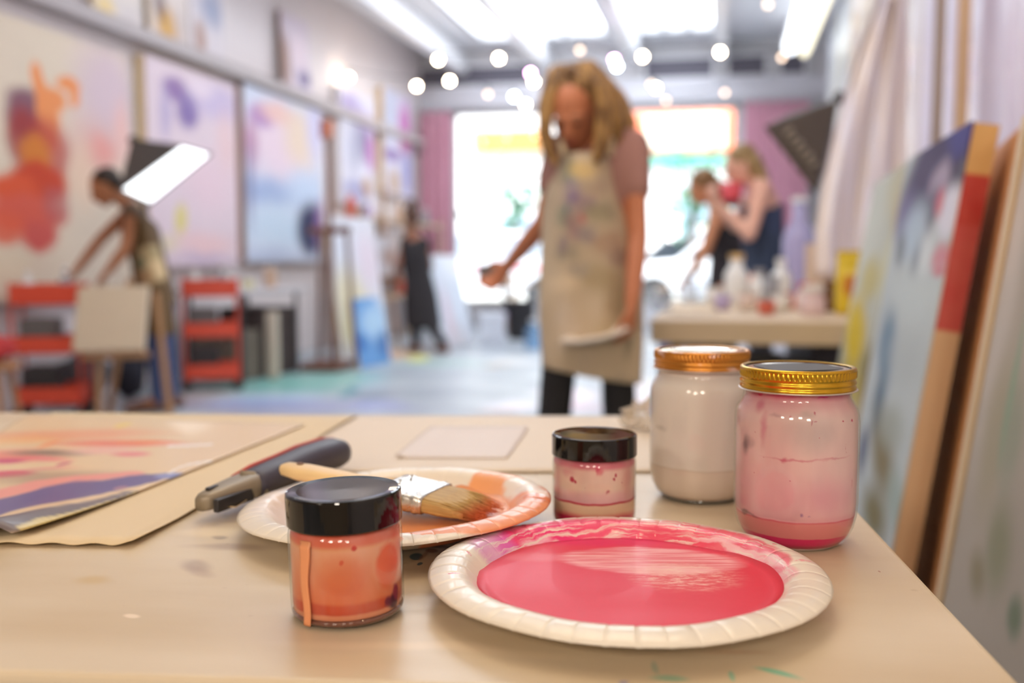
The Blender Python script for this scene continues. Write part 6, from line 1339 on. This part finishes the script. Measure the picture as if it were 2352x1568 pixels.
# ---------------------------------------------------------------- two women at the right hand table
D = 5.75; P = lambda x, y, dd=0.0: at_d(x, y, D + dd)
def standing(label, J, face, fw, skin, hair_fn, top_m, apron_m, trouser_m, s=1.0, sleeves=False, rows=None):
    w_, B_, hb_ = person(label, J, face, skin, fw, .010, s)
    b = NB(); hair_fn(b, J['head'], B_); piece(w_, 'hair', b, hair_fn.m, .008, 3)
    e2 = lambda c, r: (c, tuple(x * s for x in r), hb_)
    b = NB(); hull(b, e2(J['pelvis'], (.165, .12, .05)), e2(J['waist'], (.137, .105, .06))); hull(b, e2(J['waist'], (.137, .105, .06)), e2(J['chest'], (.152, .112, .07)))
    if sleeves: hull(b, e2(J['chest'], (.15, .112, .07)), (J['shL'], .055), (J['shR'], .055), (J['neck'] - V((0, 0, .03)), .045))
    piece(w_, 'top', b, top_m, .010, 5)
    b = NB(); hem = J['pelvis'].lerp((J['knL'] + J['knR']) / 2, .75); hull(b, e2(hem, (.19, .15, .03)), e2(J['pelvis'], (.182, .14, .06))); hull(b, e2(J['pelvis'], (.182, .14, .06)), e2(J['waist'], (.15, .12, .05)))
    up = J['chest'] + fw * .02 + V((0, 0, -.02)); hull(b, e2(J['waist'], (.15, .12, .05)), e2(up, (.12, .105, .05))); piece(w_, 'apron', b, apron_m, .010, 5)
    b = NB()
    for q in 'LR': chain(b, [J['hip' + q], J['kn' + q], J['an' + q]], [.094 * s, .064 * s, .046 * s])
    hull(b, e2(J['pelvis'], (.16, .115, .07)), (J['hipL'], .09 * s), (J['hipR'], .09 * s)); piece(w_, 'trousers', b, trouser_m, .010, 4)
    for q in 'LR':
        A_ = J['an' + q]; g = V((A_.x, A_.y, .04)); b = NB(); hull(b, (g - fw * .05, .038), (V((A_.x, A_.y, .03)) + fw * .16, (.042, .042, .028))); piece(w_, 'shoe', b, mat('dark_shoe', S(50, 46, 48), .6), .009, 3)
    return w_
fw = (-RT * .9 - FH * .15).normalized()
def hair_long(b, H, B_):
    T = lambda x, y, z: H + B_ @ V((x, y, z)); hull(b, (T(0, -.025, .045), (.088, .098, .082), B_), (T(0, -.06, -.03), (.082, .07, .07), B_)); chain(b, [T(.05, -.055, .0), T(.05, -.07, -.10), T(.04, -.07, -.19)], [.05, .05, .03]); chain(b, [T(-.05, -.055, .0), T(-.055, -.06, -.10), T(-.05, -.05, -.20)], [.05, .05, .03])
hair_long.m = hair_mat('ash_blonde_hair', S(120, 88, 54), S(176, 146, 98))
J = dict(head=P(1702, 382), neck=P(1738, 425), chest=P(1752, 480), waist=P(1756, 560), pelvis=P(1752, 640), shL=P(1742, 428, .17), shR=P(1752, 432, -.17), elL=P(1690, 520, .22), wrL=P(1650, 470, .10), elR=P(1722, 540, -.24), wrR=P(1662, 480, -.16), hipL=P(1752, 655, .09), hipR=P(1752, 655, -.09), knL=P(1742, 790, .09), knR=P(1748, 790, -.09), curl=.5)
for q in 'LR': J['an' + q] = J['kn' + q] + RT * .04; J['an' + q].z = .09
J['hpL'] = J['hpR'] = V((0, 0, 1)); J['hsL'] = -FH; J['hsR'] = FH
standing('taller woman with ash blonde hair and navy apron at the right hand table', J, ((-RT * .9 - FH * .1 - V((0, 0, .45))).normalized(), V((0, 0, 1))), fw, S(232, 176, 150), hair_long, mat('navy_top', S(56, 66, 92), .8), mat('navy_apron', S(48, 58, 78), .85), mat('black_trousers', S(46, 42, 46), .85), 1.02)
ph_ = (J['wrL'] + J['wrR']) / 2 + (-RT * .0 + V((0, 0, .05))); ph_ = P(1680, 448, -.02)
e = E('paint_cup', 'coral pink cup held up by the taller woman', 'cup', ph_ - V((0, 0, .06))); b = NB(); lathe(b, [(0, 0), (.05, 0), (.066, .13), (.060, .13), (.046, .01), (0, .01)], 24); O('body', b, mat('coral_cup', S(226, 84, 92), .45), e, smooth=True, world=False)
b = NB(); lathe(b, [(.0, -.004), (.053, -.004), (.054, .022), (.05, .024)], 24); O('base_band', b, mat('dark_band', S(60, 40, 44), .5), e, world=False)
def hair_bob(b, H, B_):
    T = lambda x, y, z: H + B_ @ V((x, y, z)); hull(b, (T(0, -.025, .045), (.088, .098, .082), B_), (T(0, -.055, -.03), (.082, .075, .07), B_)); hull(b, (T(0, -.07, -.02), .07), (T(0, -.075, -.12), .04))
hair_bob.m = hair_mat('light_brown_hair', S(110, 78, 48), S(160, 122, 80))
D = 6.5
J = dict(head=P(1614, 432), neck=P(1644, 472), chest=P(1660, 520), waist=P(1672, 590), pelvis=P(1674, 660), shL=P(1648, 478, .15), shR=P(1652, 482, -.15), elL=P(1622, 560, .16), wrL=P(1590, 622, .10), elR=P(1622, 574, -.18), wrR=P(1578, 634, -.14), hipL=P(1674, 672, .08), hipR=P(1674, 672, -.08), knL=P(1666, 790, .08), knR=P(1672, 790, -.08), curl=.4)
for q in 'LR': J['an' + q] = J['kn' + q] + RT * .04; J['an' + q].z = .09
J['hpL'] = J['hpR'] = -V((0, 0, 1)); J['hsL'] = -FH; J['hsR'] = FH
standing('shorter woman in a black apron reaching down to the right hand table', J, ((-RT * .9 - FH * .2 - V((0, 0, .5))).normalized(), V((0, 0, 1))), fw, S(206, 140, 100), hair_bob, mat('black_top', S(44, 40, 42), .8), mat('black_apron', S(50, 44, 46), .85), mat('black_trousers', S(46, 42, 46), .85), .97)
# ================================================================== CAMERA, LIGHT
cd = bpy.data.cameras.new('camera'); cd.lens = 36.0 * FPX / IW; cd.sensor_width = 36.0; cd.sensor_fit = 'HORIZONTAL'
cd.dof.use_dof = True; cd.dof.focus_distance = FOCUS; cd.dof.aperture_fstop = FSTOP; cd.clip_start = .02; cd.clip_end = 200
cam = bpy.data.objects.new('camera', cd); COL.objects.link(cam)
cam.matrix_world = Matrix.Translation(CAM) @ Matrix((RT, UP, -FW)).transposed().to_4x4(); SC.camera = cam
def area(name, loc, tgt, sx, sy, power, col):
    l = bpy.data.lights.new(name, 'AREA'); l.shape = 'RECTANGLE'; l.size = sx; l.size_y = sy; l.energy = power; l.color = col
    o = bpy.data.objects.new(name, l); COL.objects.link(o); o.location = loc
    o.rotation_euler = (V(tgt) - V(loc)).to_track_quat('-Z', 'Y').to_euler(); return o
for nm, *a in AREAS: area(nm, *a)
po = area('window_portal', ((wx0 + wx1) / 2, YB + .14, (wz0 + wz1) / 2), ((wx0 + wx1) / 2, 0, (wz0 + wz1) / 2), wx1 - wx0, wz1 - wz0, 1, (1, 1, 1)); po.data.cycles.is_portal = True
sl = bpy.data.lights.new('sun', 'SUN'); sl.energy = 11.0; sl.angle = .01; so = bpy.data.objects.new('sun', sl); COL.objects.link(so); so.rotation_euler = (math.radians(42), 0, math.radians(-18))
w = bpy.data.worlds.new('world'); SC.world = w; w.use_nodes = True; nt = w.node_tree; bg = nt.nodes['Background']
tc = nt.nodes.new('ShaderNodeTexCoord'); sp = nt.nodes.new('ShaderNodeSeparateXYZ'); mr = nt.nodes.new('ShaderNodeMapRange'); mx = nt.nodes.new('ShaderNodeMix'); mx.data_type = 'RGBA'
nt.links.new(tc.outputs['Generated'], sp.inputs[0]); nt.links.new(sp.outputs[2], mr.inputs[0]); mr.inputs[1].default_value = 0; mr.inputs[2].default_value = .6
nt.links.new(mr.outputs[0], mx.inputs[0]); mx.inputs[6].default_value = (1, 1, 1, 1); mx.inputs[7].default_value = (.62, .78, 1, 1); nt.links.new(mx.outputs[2], bg.inputs[0]); bg.inputs[1].default_value = WORLD
vs = SC.view_settings; vs.view_transform = 'Standard'; vs.look = 'None'; vs.gamma = 1.0; vs.exposure = EXPO; vs.use_curve_mapping = False
cy = SC.cycles; cy.use_denoising = True; cy.max_bounces = 7; cy.diffuse_bounces = 3; cy.glossy_bounces = 4; cy.transmission_bounces = 4; cy.transparent_max_bounces = 12; cy.caustics_reflective = False; cy.caustics_refractive = False; cy.sample_clamp_indirect = 4.0
